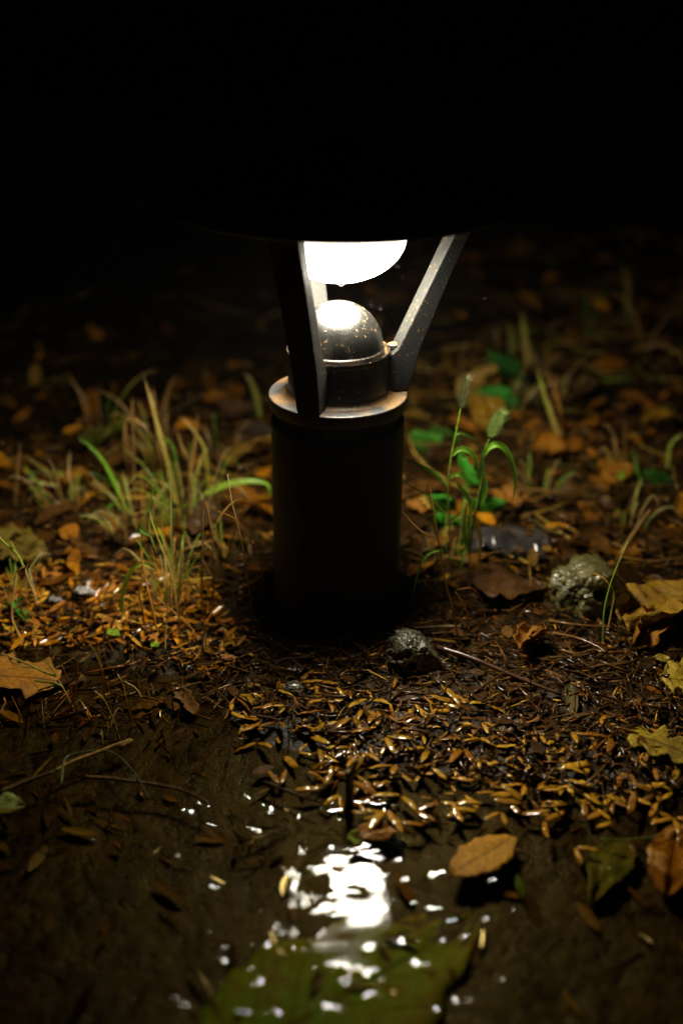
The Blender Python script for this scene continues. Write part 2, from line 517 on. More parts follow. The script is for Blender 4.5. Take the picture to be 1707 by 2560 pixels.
def stick_template(ns=4, bend=.06):
    V, F = [], []
    for i in range(ns):
        u = i / (ns - 1)
        tp = (.75, 1, .95, .6)[i] if ns == 4 else 1 - .5 * u
        for k in range(4):
            a = math.pi / 4 + k * math.pi / 2
            V.append((u - .5, .5 * tp * math.cos(a) * 1.4, .5 * tp * math.sin(a) * 1.4))
    V = np.array(V); 
    for i in range(ns - 1):
        for k in range(4):
            F.append((i * 4 + k, i * 4 + (k + 1) % 4, (i + 1) * 4 + (k + 1) % 4, (i + 1) * 4 + k))
    F.append((3, 2, 1, 0)); e = (ns - 1) * 4; F.append((e, e + 1, e + 2, e + 3))
    return V, np.array(F)

def flake_template(nu=6, nv=3, thick=0):
    V, F = [], []
    for i in range(nu):
        u = i / (nu - 1)
        wv = (math.sin(math.pi * min(1, u * .92 + .06)) ** .75)
        for j in range(nv):
            s = j / (nv - 1) * 2 - 1
            V.append((u - .5, .5 * s * wv, 0))
    for i in range(nu - 1):
        for j in range(nv - 1):
            a = i * nv + j
            F.append((a, a + nv, a + nv + 1, a + 1))
    return np.array(V), np.array(F)

def scatter(name, label, template, xy, L, W, T, yaw, pitch, roll, colors, mat, lift, bend=None, cup=None, zbase=None, group=None):
    V0, F0 = template
    N = len(xy); nv = len(V0)
    V = np.repeat(V0[None], N, 0)
    if bend is not None: V[:, :, 1] += 0; 
    S = np.stack([L, W, T], 1)[:, None, :]
    P = V * S
    if bend is not None:                       # curve along the length, sideways and upwards
        P[:, :, 1] += (bend[:, None] * L[:, None]) * (V[:, :, 0] * 2) ** 2
    if cup is not None:                        # trough cross-section and raised ends
        P[:, :, 2] += (cup[:, None] * W[:, None]) * (V[:, :, 1] * 2) ** 2 + (cup[:, None] * .10 * L[:, None]) * (V[:, :, 0] * 2) ** 2
    P = np.einsum('nij,nvj->nvi', rot_mats(yaw, pitch, roll), P)
    z = (terrain(xy[:, 0], xy[:, 1]) if zbase is None else zbase) + lift
    P[:, :, 0] += xy[:, 0:1]; P[:, :, 1] += xy[:, 1:2]; P[:, :, 2] += z[:, None]
    F = (F0[None] + (np.arange(N) * nv)[:, None, None]).reshape(-1, 4)
    C = np.repeat(colors[:, None, :], nv, 1) * 1.15
    C = C * (1 + .25 * V0[None, :, 0:1])
    o = big_mesh(name, P.reshape(-1, 3), F, mat, C.reshape(-1, 3), smooth=False)
    return tag(o, label=label, kind='stuff')

def pick(n, poly=None, box=None, dens=None):
    """n random ground points whose picture position falls inside poly"""
    out = []
    tot = 0
    while tot < n:
        x = rng.uniform(box[0], box[1], 20000); y = rng.uniform(box[2], box[3], 20000)
        k = np.ones(len(x), bool)
        if poly is not None:
            px, py = project(np.stack([x, y, np.zeros_like(x)], 1)); k = in_poly(px, py, poly)
        if dens is not None: k &= rng.random(len(x)) < dens(x, y)
        k &= np.hypot(x, y) > .062
        q = np.stack([x[k], y[k]], 1); out.append(q); tot += len(q)
    return np.concatenate(out)[:n]

def palette(n, cols, weights, jit=.25):
    c = np.array(cols)[rng.choice(len(cols), n, p=np.array(weights) / sum(weights))]
    return c * (1 + jit * rng.normal(0, 1, (n, 1))).clip(.35, 1.8)

DARK, BROWN, RUST, ORANGE, TAN, STRAW = (.038, .019, .0045), (.110, .051, .010), (.25, .098, .008), (.55, .235, .009), (.58, .33, .035), (.40, .24, .04)

P_FRONT = [(400, 1640), (620, 1600), (840, 1570), (1010, 1600), (1190, 1560), (1900, 1560), (1900, 2010), (1400, 2010), (1100, 1960), (900, 1930), (760, 1880), (640, 1810), (520, 1760)]
P_EDGE = [(520, 1790), (620, 1750), (740, 1725), (900, 1765), (1150, 1795), (1500, 1835), (1900, 1890), (1900, 2085), (1400, 2085), (1150, 2050), (900, 2050), (790, 1990), (660, 1900)]
P_LEFT = [(-250, 1450), (420, 1440), (560, 1530), (600, 1660), (520, 1700), (420, 1660), (300, 1640), (150, 1640), (-250, 1660)]
P_LEFT2 = [(400, 1600), (600, 1560), (640, 1640), (560, 1700), (430, 1700)]
P_SHORE = [(-250, 1640), (420, 1640), (560, 1700), (500, 1790), (300, 1830), (-250, 1770)]
ST, FL = stick_template(), flake_template()

def dens_near(x, y):
    px, py = project(np.stack([x, y, np.zeros_like(x)], 1))
    return np.where(in_poly(px, py, P_FRONT), np.where(in_poly(px, py, P_EDGE), .8, 1.0), np.where(y > -.06, np.where(np.abs(x) < .5, .55, .4), np.where(in_poly(px, py, P_SHORE), .33, 0.04)))

# small dark mulch sticks
n = 17000
xy = pick(n, None, (-.5, .6, -.33, .45), dens_near)
L = rng.gamma(4, .0036, n).clip(.005, .042); W = rng.gamma(4, .00036, n).clip(.0006, .0038)
scatter('twig_mulch', 'brown sodden twig and bark mulch', ST, xy, L, W, W * .5, rng.uniform(0, 6.28, n), rng.normal(0, .13, n), rng.uniform(0, 6.28, n),
        palette(n, [DARK, BROWN, RUST, (.15, .08, .018), TAN], [4, 5, 1.3, 1.6, .3]), M_LITTER, rng.uniform(0, .0075, n), bend=rng.normal(0, .02, n))
# small seed scales in the mulch
n = 800
xy = pick(n, None, (-.5, .6, -.33, .45), dens_near)
L = rng.uniform(.006, .017, n); W = L * rng.uniform(.18, .4, n)
scatter('scale_litter', 'small orange brown seed scales among the mulch', FL, xy, L, W, W, rng.uniform(0, 6.28, n), rng.normal(0, .25, n), rng.normal(0, .35, n),
        palette(n, [BROWN, RUST, ORANGE, TAN], [5, 3.5, 1.6, .6]), M_LITTER, rng.uniform(.001, .006, n), cup=rng.uniform(-.1, .35, n))
# flat bark chips and crumbs of leaf pressed into the mulch
n = 1100
xy = pick(n, None, (-.5, .6, -.33, .30), dens_near)
L = rng.gamma(5, .0026, n).clip(.006, .028); W = L * rng.uniform(.22, .6, n)
scatter('bark_crumbs', 'flat dark bark chips and leaf crumbs pressed into the mulch', flake_template(4, 3), xy, L, W, W, rng.uniform(0, 6.28, n), rng.normal(0, .12, n), rng.normal(0, .18, n),
        palette(n, [DARK, (.07, .038, .012), BROWN, (.16, .09, .02)], [3, 4, 3, 1.2]), M_LITTER, rng.uniform(.001, .008, n), cup=rng.uniform(-.12, .15, n))
# orange scales in the left patch
n = 700
xy = pick(n, P_LEFT, (-.6, .1, -.12, .12))
L = rng.uniform(.009, .022, n); W = L * rng.uniform(.18, .36, n)
scatter('scale_litter', 'bright orange seed scales heaped at the left of the lamp', FL, xy, L, W, W, rng.uniform(0, 6.28, n), rng.normal(0, .3, n), rng.normal(0, .4, n),
        palette(n, [RUST, ORANGE, (.5, .2, .03), TAN], [2, 4, 3, 1.4]), M_HUSK, rng.uniform(.002, .008, n), cup=rng.uniform(-.05, .4, n))
# leaf fragments behind the lamp
n = 3600
xy = pick(n, None, (-1.3, 1.4, .02, 1.9), lambda x, y: np.clip(1.15 - y * (1.0 - .25 * np.sign(x)), .02, 1))
L = rng.gamma(4, .006, n).clip(.008, .06); W = L * rng.uniform(.3, .7, n)
scatter('leaf_litter', 'brown and orange fallen leaf fragments behind the lamp', FL, xy, L, W, W, rng.uniform(0, 6.28, n), rng.normal(0, .3, n), rng.normal(0, .4, n),
        palette(n, [DARK, BROWN, RUST, ORANGE, (.3, .17, .03)], [3, 5, 4, 1.8, 1]), M_LITTER, rng.uniform(.002, .014, n), cup=rng.uniform(-.3, .5, n))
# lying straw
n = 1500
xy = pick(n, None, (-1.2, 1.3, .03, 1.6), lambda x, y: np.where(x > .1, 1, .6) * np.clip(1.25 - y * (.95 - .2 * np.sign(x)), .02, 1))
L = rng.gamma(5, .014, n).clip(.02, .16); W = rng.uniform(.0009, .0028, n)
scatter('straw_litter', 'dead straw stalks lying tangled behind the lamp', stick_template(4), xy, L, W, W * .6, rng.normal(0, .8, n), rng.normal(0, .18, n), rng.uniform(0, 6.28, n),
        palette(n, [BROWN, STRAW, (.22, .11, .03), (.16, .13, .03)], [3, 2, 3, 1]), M_LITTER, rng.uniform(.004, .022, n), bend=rng.normal(0, .12, n))
# drowned fragments on the puddle bed
n = 260
xy = pick(n, None, (-.5, .5, -.5, -.08), lambda x, y: (sdist(x, y) < 0) * 1.0)
L = rng.uniform(.005, .03, n); W = L * rng.uniform(.06, .35, n)
scatter('sunken_litter', 'dim leaf and twig scraps sunk on the puddle bed', FL, xy, L, W, W, rng.uniform(0, 6.28, n), rng.normal(0, .12, n), rng.normal(0, .15, n),
        palette(n, [DARK, (.06, .035, .012), BROWN, (.13, .08, .02)], [3, 4, 3, 1]), M_LITTER, rng.uniform(.001, .004, n), cup=rng.uniform(-.1, .3, n))

# ------------------------------------------------------------------ husks: bent two-lobed seed cases, each one an object
def husk_mesh(open_deg, size, seed, single=False):
    r = random.Random(seed)
    V, F, C = [], [], []
    lobes = (1,) if single else (1, -1)
    for sgn in lobes:
        base = len(V); nu, nk = 7, 6
        for i in range(nu):
            u = i / (nu - 1)
            ang = sgn * R(open_deg) * .5 * (1 - (.05, .15, .32)[seed % 3] * u)
            cx_, cy_ = math.cos(ang) * u * size, math.sin(ang) * u * size + sgn * .0007
            wd = size * (.030 + .118 * math.sin(math.pi * min(1, .15 + .8 * u)) ** 1.2) * (1 if u < .99 else .35)
            zz = size * r.uniform(.0, .06) * math.sin(u * 2.4) + size * r.uniform(-.015, .015)
            px_, py_ = -math.sin(ang), math.cos(ang)
            for k in range(nk):
                a = 2 * math.pi * k / nk
                V.append((cx_ + px_ * wd * math.cos(a), cy_ + py_ * wd * math.cos(a), zz + wd * .17 * math.sin(a)))
                f = u ** 1.3
                C.append(tuple(ORANGE[q] * .75 * (1 - f) + (.66, .33, .035)[q] * f for q in range(3)))
        for i in range(nu - 1):
            for k in range(nk):
                F.append((base + i * nk + k, base + i * nk + (k + 1) % nk, base + (i + 1) * nk + (k + 1) % nk, base + (i + 1) * nk + k))
        F.append(tuple(base + k for k in range(nk))[::-1]); F.append(tuple(base + (nu - 1) * nk + k for k in range(nk)))
    me = bpy.data.meshes.new('seed_husk')
    me.from_pydata(V, [], F)
    me.polygons.foreach_set('use_smooth', [True] * len(me.polygons))
    a = me.color_attributes.new('Col', 'FLOAT_COLOR', 'POINT')
    c = np.ones((len(V), 4), np.float32); c[:, :3] = np.array(C) * (.75, .9, 1.1, .6)[seed % 4]; a.data.foreach_set('color', c.ravel())
    me.materials.append(M_HUSK)
    return me
husk_meshes = [husk_mesh(d, s, i, single) for i, (d, s, single) in enumerate(
    [(60, .0145, False), (85, .0135, False), (110, .0150, False), (42, .0165, False), (135, .0145, False), (0, .0175, True), (0, .0125, True), (70, .0115, False), (95, .0170, False), (55, .0180, False), (150, .0120, False)])]

H_SHAPE = ['narrow v-shaped', 'open v-shaped', 'widely splayed', 'almost closed', 'nearly straight', 'long single-lobed', 'short single-lobed', 'small v-shaped', 'large splayed', 'long narrow', 'tiny spread']
H_TONE = ['brown orange', 'orange', 'pale gold', 'dark rust']
def husk_words(me, s):
    i = husk_meshes.index(me)
    return ('little' if s < .85 else 'big' if s > 1.2 else 'middling') + ' ' + H_TONE[i % 4] + ' ' + H_SHAPE[i] + ' seed husk'
def husk(me, p, yaw, pitch, roll, s, label, group):
    label = husk_words(me, s) + ' ' + label
    o = bpy.data.objects.new('seed_husk', me)
    o.location = p; o.rotation_euler = (roll, pitch, yaw); o.scale = (s, s, s)
    col.objects.link(o)
    return tag(o, label, 'seed husk', group)

edge_pts = pick(4000, P_EDGE, (-.2, .45, -.32, -.08))
kept = []
for p in edge_pts:
    if all((p[0] - q[0]) ** 2 + (p[1] - q[1]) ** 2 > .0092 ** 2 for q in kept[-400:]): kept.append(p)
    if len(kept) >= 205: break
for p in kept:
    z = max(ter(p[0], p[1]) + .003, ZW + .0005) + random.uniform(0, .003)
    husk(random.choice(husk_meshes), (p[0], p[1], z), random.uniform(0, 6.28), random.gauss(0, .14), random.gauss(0, .25), random.choice((.7, .9, 1.1, 1.3, 1.45)),
         ('on the left stretch' if project(np.array([p[0], p[1], 0]))[0] < 850 else 'in the middle stretch' if project(np.array([p[0], p[1], 0]))[0] < 1250 else 'on the right stretch') + ' of the puddle edge', 'split seed husks along the puddle edge')
for i, (px, py) in enumerate([(1155, 2020), (1440, 2120), (590, 1770), (700, 1960), (620, 1745), (530, 1660), (560, 1660), (1060, 2060), (960, 2035), (1500, 1990), (1560, 2010), (1640, 2030)]):
    p = ground_px(px, py, level=ZW + .001)
    husk(husk_meshes[i % 5], p, random.uniform(0, 6.28), random.gauss(0, .05), random.gauss(0, .1), 1.1,
         'floating on the puddle' + (' left of' if px < 870 else ' right of') + ' the stalk stub', 'seed husks floating on the puddle')
left_pts = pick(90, P_LEFT, (-.45, .0, -.10, .10))
for p in left_pts:
    husk(random.choice(husk_meshes), (p[0], p[1], ter(p[0], p[1]) + random.uniform(.004, .009)), random.uniform(0, 6.28), random.gauss(0, .2), random.gauss(0, .4), random.uniform(.75, 1.1),
         'in the orange drift left of the post', 'seed husks heaped left of the lamp')

# ------------------------------------------------------------------ twigs
def crom(pts, n):
    P = [np.array(p, float) for p in pts]
    P = [2 * P[0] - P[1]] + P + [2 * P[-1] - P[-2]]
    out = []
    m = len(P) - 3
    for i in range(n):
        t = i / (n - 1) * m
        k = min(int(t), m - 1); f = t - k
        a, b, c, d = P[k:k + 4]
        out.append(.5 * ((2 * b) + (c - a) * f + (2 * a - 5 * b + 4 * c - d) * f * f + (3 * b - a - 3 * c + d) * f ** 3))
    return out

def tube(pts, rad, nk=6, n=None, bump=.0):
    pts = crom(pts, n or max(6, 4 * len(pts)))
    V, F = [], []
    m = len(pts)
    for i, p in enumerate(pts):
        t = pts[min(i + 1, m - 1)] - pts[max(i - 1, 0)]; t = t / (np.linalg.norm(t) + 1e-9)
        a = np.cross(t, (0, 0, 1.0)); 
        if np.linalg.norm(a) < .1: a = np.cross(t, (0, 1.0, 0))
        a /= np.linalg.norm(a); b = np.cross(t, a)
        r = rad(i / (m - 1)) if callable(rad) else rad
        for k in range(nk):
            an = 2 * math.pi * k / nk
            rr = r * (1 + bump * random.uniform(-1, 1))
            V.append(p + a * rr * math.cos(an) + b * rr * math.sin(an))
    for i in range(m - 1):
        for k in range(nk):
            F.append((i * nk + k, i * nk + (k + 1) % nk, (i + 1) * nk + (k + 1) % nk, (i + 1) * nk + k))
    F.append(tuple(range(nk))[::-1]); F.append(tuple((m - 1) * nk + k for k in range(nk)))
    return V, F

def gcol(n, c0, c1):
    f = np.linspace(0, 1, n)[:, None]
    return np.array(c0) * (1 - f) + np.array(c1) * f

def twig(pxs, r, c0, c1, label, lift=.003, level=None, cat='twig', name='twig', group=None):
    pts = [ground_px(px, py, level=level) + np.array([0, 0, lift + r + random.uniform(0, .002)]) for px, py in pxs]
    o0 = pts[0].copy()
    V, F = tube([p - o0 for p in pts], lambda u: r * (1 - .45 * u), 7, bump=.12)
    nr = len(V) // 7
    ob = mesh_obj(name, V, F, M_LITTER, loc=o0, colors=np.repeat(gcol(nr, c0, c1), 7, 0))
    return tag(ob, label, cat, group)

twig([(1092, 1640), (1180, 1670), (1300, 1720), (1400, 1762)], .0026, (.15, .075, .03), (.11, .055, .02), 'long wet brown twig slanting away from the small grey stone', .006)
twig([(1150, 1588), (1090, 1586), (1030, 1590)], .0018, (.30, .2, .09), (.09, .05, .02), 'broken pale-ended twig behind the small grey stone', .006)
twig([(1370, 1571), (1440, 1584), (1540, 1594)], .0014, (.28, .14, .04), (.2, .1, .03), 'thin tan stalk lying in front of the mossy stone', .007)
twig([(1378, 1605), (1440, 1615), (1490, 1640), (1510, 1655)], .0013, (.38, .2, .06), (.25, .13, .03), 'curved straw stalk lying below the mossy stone', .007)
twig([(1400, 1640), (1440, 1652), (1480, 1640), (1505, 1650)], .0012, (.36, .2, .06), (.25, .13, .03), 'looped rootlet lying under the straw stalk', .005)
twig([(1180, 1752), (1260, 1700), (1330, 1690)], .0012, (.1, .05, .02), (.14, .07, .02), 'slender dark twig lying on the mulch', .005)
twig([(300, 1880), (330, 1862), (250, 1890), (180, 1915), (140, 1935)], .0021, (.12, .05, .015), (.32, .18, .05), 'bent root floating in the shallow water', .001, ZW)
twig([(215, 1948), (300, 1958), (420, 1972), (480, 1995), (525, 2018)], .0016, (.22, .13, .05), (.05, .03, .015), 'long thin root lying across the puddle', .0005, ZW)
twig([(0, 1990), (70, 1962), (140, 1940)], .0022, (.12, .06, .02), (.09, .05, .02), 'dark stick half sunk at the muddy shore', .001, ZW)
twig([(660, 1960), (740, 1995), (800, 2015)], .0012, (.09, .05, .02), (.04, .02, .01), 'fine black twig floating beside the husks', .001, ZW)
twig([(480, 2430), (520, 2490), (545, 2550)], .0013, (.13, .075, .025), (.09, .05, .02), 'brown stem drowned under the foreground water', .004)
twig([(155, 1972), (165, 1910), (200, 1893), (260, 1888), (300, 1905), (340, 1950), (375, 2010)], .0010, (.10, .11, .03), (.07, .06, .03), 'arched green rootlet looping over the shallows', .003, ZW)
twig([(1500, 2108), (1560, 2106), (1660, 2095)], .0010, (.12, .16, .03), (.2, .2, .05), 'thin green stem floating right of the puddle', .0008, ZW)
twig([(1290, 2130), (1340, 2155)], .0007, (.15, .08, .03), (.1, .05, .02), 'tiny stalk beside the yellow floating leaf', .0005, ZW)
for i in range(46):
    while True:
        px, py = random.uniform(420, 1700), random.uniform(1600, 1900)
        if in_poly(np.array([px]), np.array([py]), P_FRONT)[0]: break
    rr = random.uniform(.0007, .0016); a = random.uniform(-.6, .6) + (math.pi if random.random() < .5 else 0); l = random.uniform(40, 110)
    dx, dy = math.cos(a) * l, math.sin(a) * l * .7
    twig([(px, py), (px + dx * .5 + random.uniform(-5, 5), py + dy * .5 + random.uniform(-4, 4)), (px + dx, py + dy)], rr,
         (.10, .05, .018), (.16, .08, .025), ('stout' if rr > .00125 else 'thin') + (' long' if l > 75 else ' short') + ' brown twig lying on the mulch ' + ('in front of the post' if px < 950 else 'below the small grey stone' if px < 1250 else 'at the right'), .004, group='short twigs on the mulch')
# stump of a stalk standing in the puddle edge
p0 = ground_px(872, 2010, level=ZW)
V, F = tube([(0, 0, -.012), (.0005, .0, .012), (.0, .001, .030)], lambda u: .0034 * (1 - .1 * u), 8, 10, .12)
o = mesh_obj('stalk_stub', V, F, M_LITTER, loc=p0, colors=np.repeat(gcol(len(V) // 8, (.03, .017, .008), (.30, .2, .08)), 8, 0))
tag(o, 'short broken stalk standing at the waterline with a pale top', 'stalk')
V, F = tube([(.001, 0, .026), (.004, .001, .034), (.006, .001, .040)], lambda u: .0026 * (1 - .5 * u), 8, 8, .1)
mesh_obj('splinter', V, F, M_LITTER, o, colors=np.repeat(gcol(len(V) // 8, (.28, .2, .09), (.36, .25, .11)), 8, 0))

# ------------------------------------------------------------------ grass and plants
def strip(pts, width, c0, c1, n=12, fold=.35, shape='blade', facing=None, twist=0.0, lampward=0.0):
    """a folded ribbon along pts (world, relative to its root)"""
    P = crom(pts, n)
    V, C = [], []
    f_ = np.array(facing if facing is not None else (random.uniform(-.3, .3) + lampward, -1, .35)); f_ /= np.linalg.norm(f_)
    for i, p in enumerate(P):
        u = i / (n - 1)
        t = P[min(i + 1, n - 1)] - P[max(i - 1, 0)]; t /= np.linalg.norm(t) + 1e-9
        s = np.cross(t, f_); s /= np.linalg.norm(s) + 1e-9
        nn = np.cross(s, t)
        a = twist * u
        s, nn = s * math.cos(a) + nn * math.sin(a), nn * math.cos(a) - s * math.sin(a)
        if shape == 'blade': wd = min(1, .55 + 1.2 * u) * (1 - u ** 3.0) + .03
        elif shape == 'stem': wd = 1 - .45 * u
        elif shape == 'oval': wd = math.sin(math.pi * (u * .94 + .04)) ** .8
        wd *= width * .5 * (.88 if shape in ('blade', 'stem') else 1)
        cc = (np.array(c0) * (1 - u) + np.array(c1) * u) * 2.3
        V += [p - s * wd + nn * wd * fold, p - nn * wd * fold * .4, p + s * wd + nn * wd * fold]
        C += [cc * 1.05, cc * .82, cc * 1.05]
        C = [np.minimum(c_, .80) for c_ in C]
        if shape == 'stem': 
            V.append(p - nn * wd * 1.0 - s * wd * .1); C.append(cc)
    F = []
    k = 4 if shape == 'stem' else 3
    for i in range(n - 1):
        if k == 3: rng_ = ((0, 1), (1, 2))
        else: rng_ = ((0, 3), (3, 2), (2, 1), (1, 0))
        for a, b in rng_:
            F.append((i * k + a, i * k + b, (i + 1) * k + b, (i + 1) * k + a))
    uv = [(i / (n - 1), (0, .5, 1, .5)[j]) for i in range(n) for j in range(k)]
    return V, F, C, uv

def px_path(pxs, yaw=0.0, base=None, level=None):
    """first point on the ground, the rest on a vertical plane through it"""
    b = base if base is not None else ground_px(*pxs[0], level=level)
    nrm = np.array([math.sin(yaw), -math.cos(yaw), 0])
    out = []
    for px, py in pxs:
        d = ray(px, py)
        out.append(CAM + d * (((b - CAM) @ nrm) / (d @ nrm)))
    if base is None: out[0] = b - np.array([0, 0, .004])
    return out

def plant(name, label, cat, base, parts, group=None):
    root = empty(name, tuple(base))
    tag(root, label, cat, group)
    for nm, pts, wd, c0, c1, shape, mat, kw in parts:
        pts = [np.asarray(q) - base for q in pts]
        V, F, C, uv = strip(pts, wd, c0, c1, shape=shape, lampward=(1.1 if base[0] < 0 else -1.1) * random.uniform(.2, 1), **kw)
        mesh_obj(nm, V, F, mat, root, colors=C, uvs=uv)
    return root

G_DK, G, G_BR, G_YE = (.035, .085, .012), (.085, .20, .018), (.17, .36, .028), (.24, .30, .04)
S_TAN, S_OR, S_BR, S_PALE = (.36, .22, .07), (.46, .19, .03), (.17, .09, .03), (.46, .36, .17)

def Lp(*q): return [(x * .4464, 900 + y * .4464) for x, y in q]
def Rp(*q): return [(960 + x * .4764, 760 + y * .4764) for x, y in q]
def Fp(*q): return [(x * .4464, 1600 + y * .4464) for x, y in q]
def Ap(*q): return [(x * .2210, 1280 + y * .2210) for x, y in q]

def px_plant(name, label, cat, blades, group=None):
    base = ground_px(*blades[0][1][0])
    parts = []
    for b in blades:
        nm, pxs, wd, c0, c1 = b[:5]
        kw = b[5] if len(b) > 5 else {}
        yaw = kw.get('yaw', random.uniform(-.35, .35))
        par = kw.get('from', None)
        bp = None
        if kw.get('air'):                     # starts on another blade: stays on a plane through the plant's root
            bp = base + np.array([0, kw.get('dy', 0.0), 0])
        pts = px_path(pxs, yaw, bp)
        parts.append((nm, pts, wd, c0, c1, kw.get('shape', 'stem' if nm == 'stem' else 'blade'), kw.get('mat', M_BLADE),
                      {k: v for k, v in kw.items() if k in ('n', 'fold', 'facing', 'twist')}))
    return plant(name, label, cat, base, parts, group)

# in-focus tuft left of the lamp
px_plant('grass_tuft', 'sharp green and straw grass tuft with a drooping blade left of the lamp', 'grass', [
    ('stem', Lp((1000, 1450), (960, 1200), (900, 1040), (850, 900), (835, 830)), .0028, S_TAN, G),
    ('blade', Lp((835, 850), (850, 760), (880, 690), (908, 618)), .0020, G, G_BR, {'air': 1}),
    ('blade', Lp((990, 1330), (965, 1170), (930, 1040), (880, 925)), .0050, G_YE, G_BR),
    ('blade', Lp((870, 1170), (800, 1135), (740, 1175), (702, 1250), (684, 1350), (695, 1420), (725, 1462)), .0052, G_YE, G_BR, {'air': 1}),
    ('blade', Lp((860, 1150), (810, 1070), (752, 985)), .0022, G, G_YE, {'air': 1}),
    ('stem', Lp((890, 1550), (850, 1380), (815, 1230), (790, 1070)), .0030, S_OR, S_OR),
    ('blade', Lp((985, 1300), (930, 1220), (870, 1165)), .0034, S_OR, (.55, .3, .05)),
    ('stem', Lp((930, 1640), (925, 1560), (935, 1430), (940, 1360)), .0024, S_PALE, S_TAN),
    ('stem', Lp((1110, 1530), (1060, 1490), (960, 1400), (880, 1330)), .0026, S_OR, S_TAN),
    ('stem', Lp((815, 1530), (800, 1400), (780, 1300), (785, 1240)), .0022, S_BR, S_TAN),
    ('blade', Lp((1000, 1400), (960, 1180), (915, 960), (915, 800)), .0022, S_TAN, S_OR),
    ('blade', Lp((960, 1100), (960, 900), (958, 740)), .0024, G_YE, S_PALE, {'air': 1}),
    ('blade', Lp((880, 1080), (840, 960), (845, 840)), .0022, G, S_TAN, {'air': 1}),
    ('blade', Lp((850, 985), (820, 970), (790, 955), (782, 945)), .0035, G_DK, G, {'air': 1}),
    ('blade', Lp((790, 1100), (790, 980), (800, 880)), .0020, G_YE, G, {'air': 1}),
    ('blade', Lp((880, 1200), (820, 1215), (765, 1250)), .0026, S_TAN, S_PALE, {'air': 1}),
])
px_plant('grass_tuft', 'bent brown straw stalks close to the left side of the post', 'grass', [
    ('stem', Lp((1150, 1450), (1130, 1330), (1135, 1100), (1135, 880), (1150, 795)), .0024, S_BR, S_TAN),
    ('stem', Lp((1190, 1440), (1195, 1250), (1190, 1000), (1175, 900), (1155, 795)), .0024, S_BR, S_TAN),
    ('blade', Lp((1190, 980), (1230, 880), (1300, 800), (1370, 770)), .0024, S_OR, S_TAN, {'air': 1}),
    ('blade', Lp((1185, 1200), (1150, 1140), (1110, 1090), (1060, 1130)), .0020, S_TAN, S_OR, {'air': 1}),
    ('stem', Lp((1010, 1560), (1000, 1350), (1020, 1180), (1080, 1090), (1120, 1085)), .0018, S_BR, S_TAN),
    ('blade', Lp((1160, 1200), (1120, 1155), (1060, 1175)), .0016, S_TAN, S_OR, {'air': 1}),
    ('stem', Lp((1420, 1500), (1390, 1250), (1350, 1000), (1300, 800), (1275, 640)), .0020, S_BR, S_PALE),
    ('stem', Lp((1480, 1480), (1470, 1200), (1400, 1010), (1330, 900), (1230, 850)), .0016, S_BR, S_OR),
    ('stem', Lp((1240, 1460), (1260, 1200), (1300, 1000), (1380, 850), (1420, 810)), .0016, S_BR, S_BR),
])
px_plant('grass_tuft', 'tall pale grass tuft standing behind the drooping blade', 'grass', [
    ('blade', Lp((1000, 850), (960, 640), (905, 450), (860, 280), (808, 95)), .0060, G_YE, S_TAN),
    ('blade', Lp((985, 860), (960, 700), (930, 540), (895, 440)), .0055, G, S_TAN),
    ('blade', Lp((960, 830), (890, 500), (790, 350), (705, 335), (700, 480), (720, 640)), .0036, S_TAN, S_BR),
    ('stem', Lp((770, 830), (745, 650), (715, 470), (705, 340)), .0034, S_BR, S_BR),
    ('blade', Lp((1050, 830), (1070, 600), (1095, 430), (1110, 290)), .0052, S_TAN, S_BR),
    ('blade', Lp((1095, 800), (1060, 590), (1010, 460), (985, 370)), .0044, S_TAN, S_BR),
    ('blade', Lp((1165, 760), (1150, 520), (1085, 400), (1010, 318)), .0044, G_YE, S_TAN),
    ('blade', Lp((1180, 760), (1160, 620), (1140, 500)), .0040, G_YE, S_BR),
    ('blade', Lp((720, 800), (700, 700), (682, 615)), .0048, G_YE, G_YE),
    ('blade', Lp((760, 840), (745, 300), (745, 215)), .0030, S_BR, S_BR),
    ('blade', Lp((1015, 860), (980, 520), (910, 420)), .0034, G_DK, G),
])
px_plant('grass_tuft', 'spreading green grass tuft far left with a blade curling to the ground', 'grass', [
    ('blade', Lp((720, 850), (640, 680), (560, 540), (440, 430)), .0056, G_BR, G),
    ('blade', Lp((700, 860), (640, 770), (560, 700), (490, 620)), .0040, G_YE, S_TAN),
    ('blade', Lp((690, 840), (640, 800), (580, 870), (558, 960), (555, 1010)), .0048, G, G_BR),
    ('blade', Lp((400, 720), (310, 650), (220, 590), (135, 530)), .0048, G, S_TAN),
    ('blade', Lp((280, 800), (220, 700), (170, 630), (135, 590)), .0042, G_DK, G),
    ('blade', Lp((560, 740), (400, 710), (250, 690), (120, 650)), .0042, S_TAN, G_YE),
    ('blade', Lp((320, 770), (400, 690), (490, 620)), .0040, S_OR, S_OR),
    ('blade', Lp((85, 820), (100, 640), (115, 460)), .0050, S_BR, S_BR),
    ('blade', Lp((680, 730), (560, 650), (480, 630)), .0036, G_DK, G_DK),
])
px_plant('grass_blade_plant', 'broad bright green arching blade touching the left side of the post', 'grass', [
    ('blade', Lp((1060, 900), (1100, 840), (1170, 745), (1290, 695), (1420, 680), (1500, 700), (1510, 770)), .0092, G_YE, G_BR, {'n': 18, 'facing': (.2, -1, 1.2), 'yaw': .12}),
    ('blade', Lp((1050, 930), (1000, 960), (920, 1050)), .0040, G_YE, S_TAN),
])
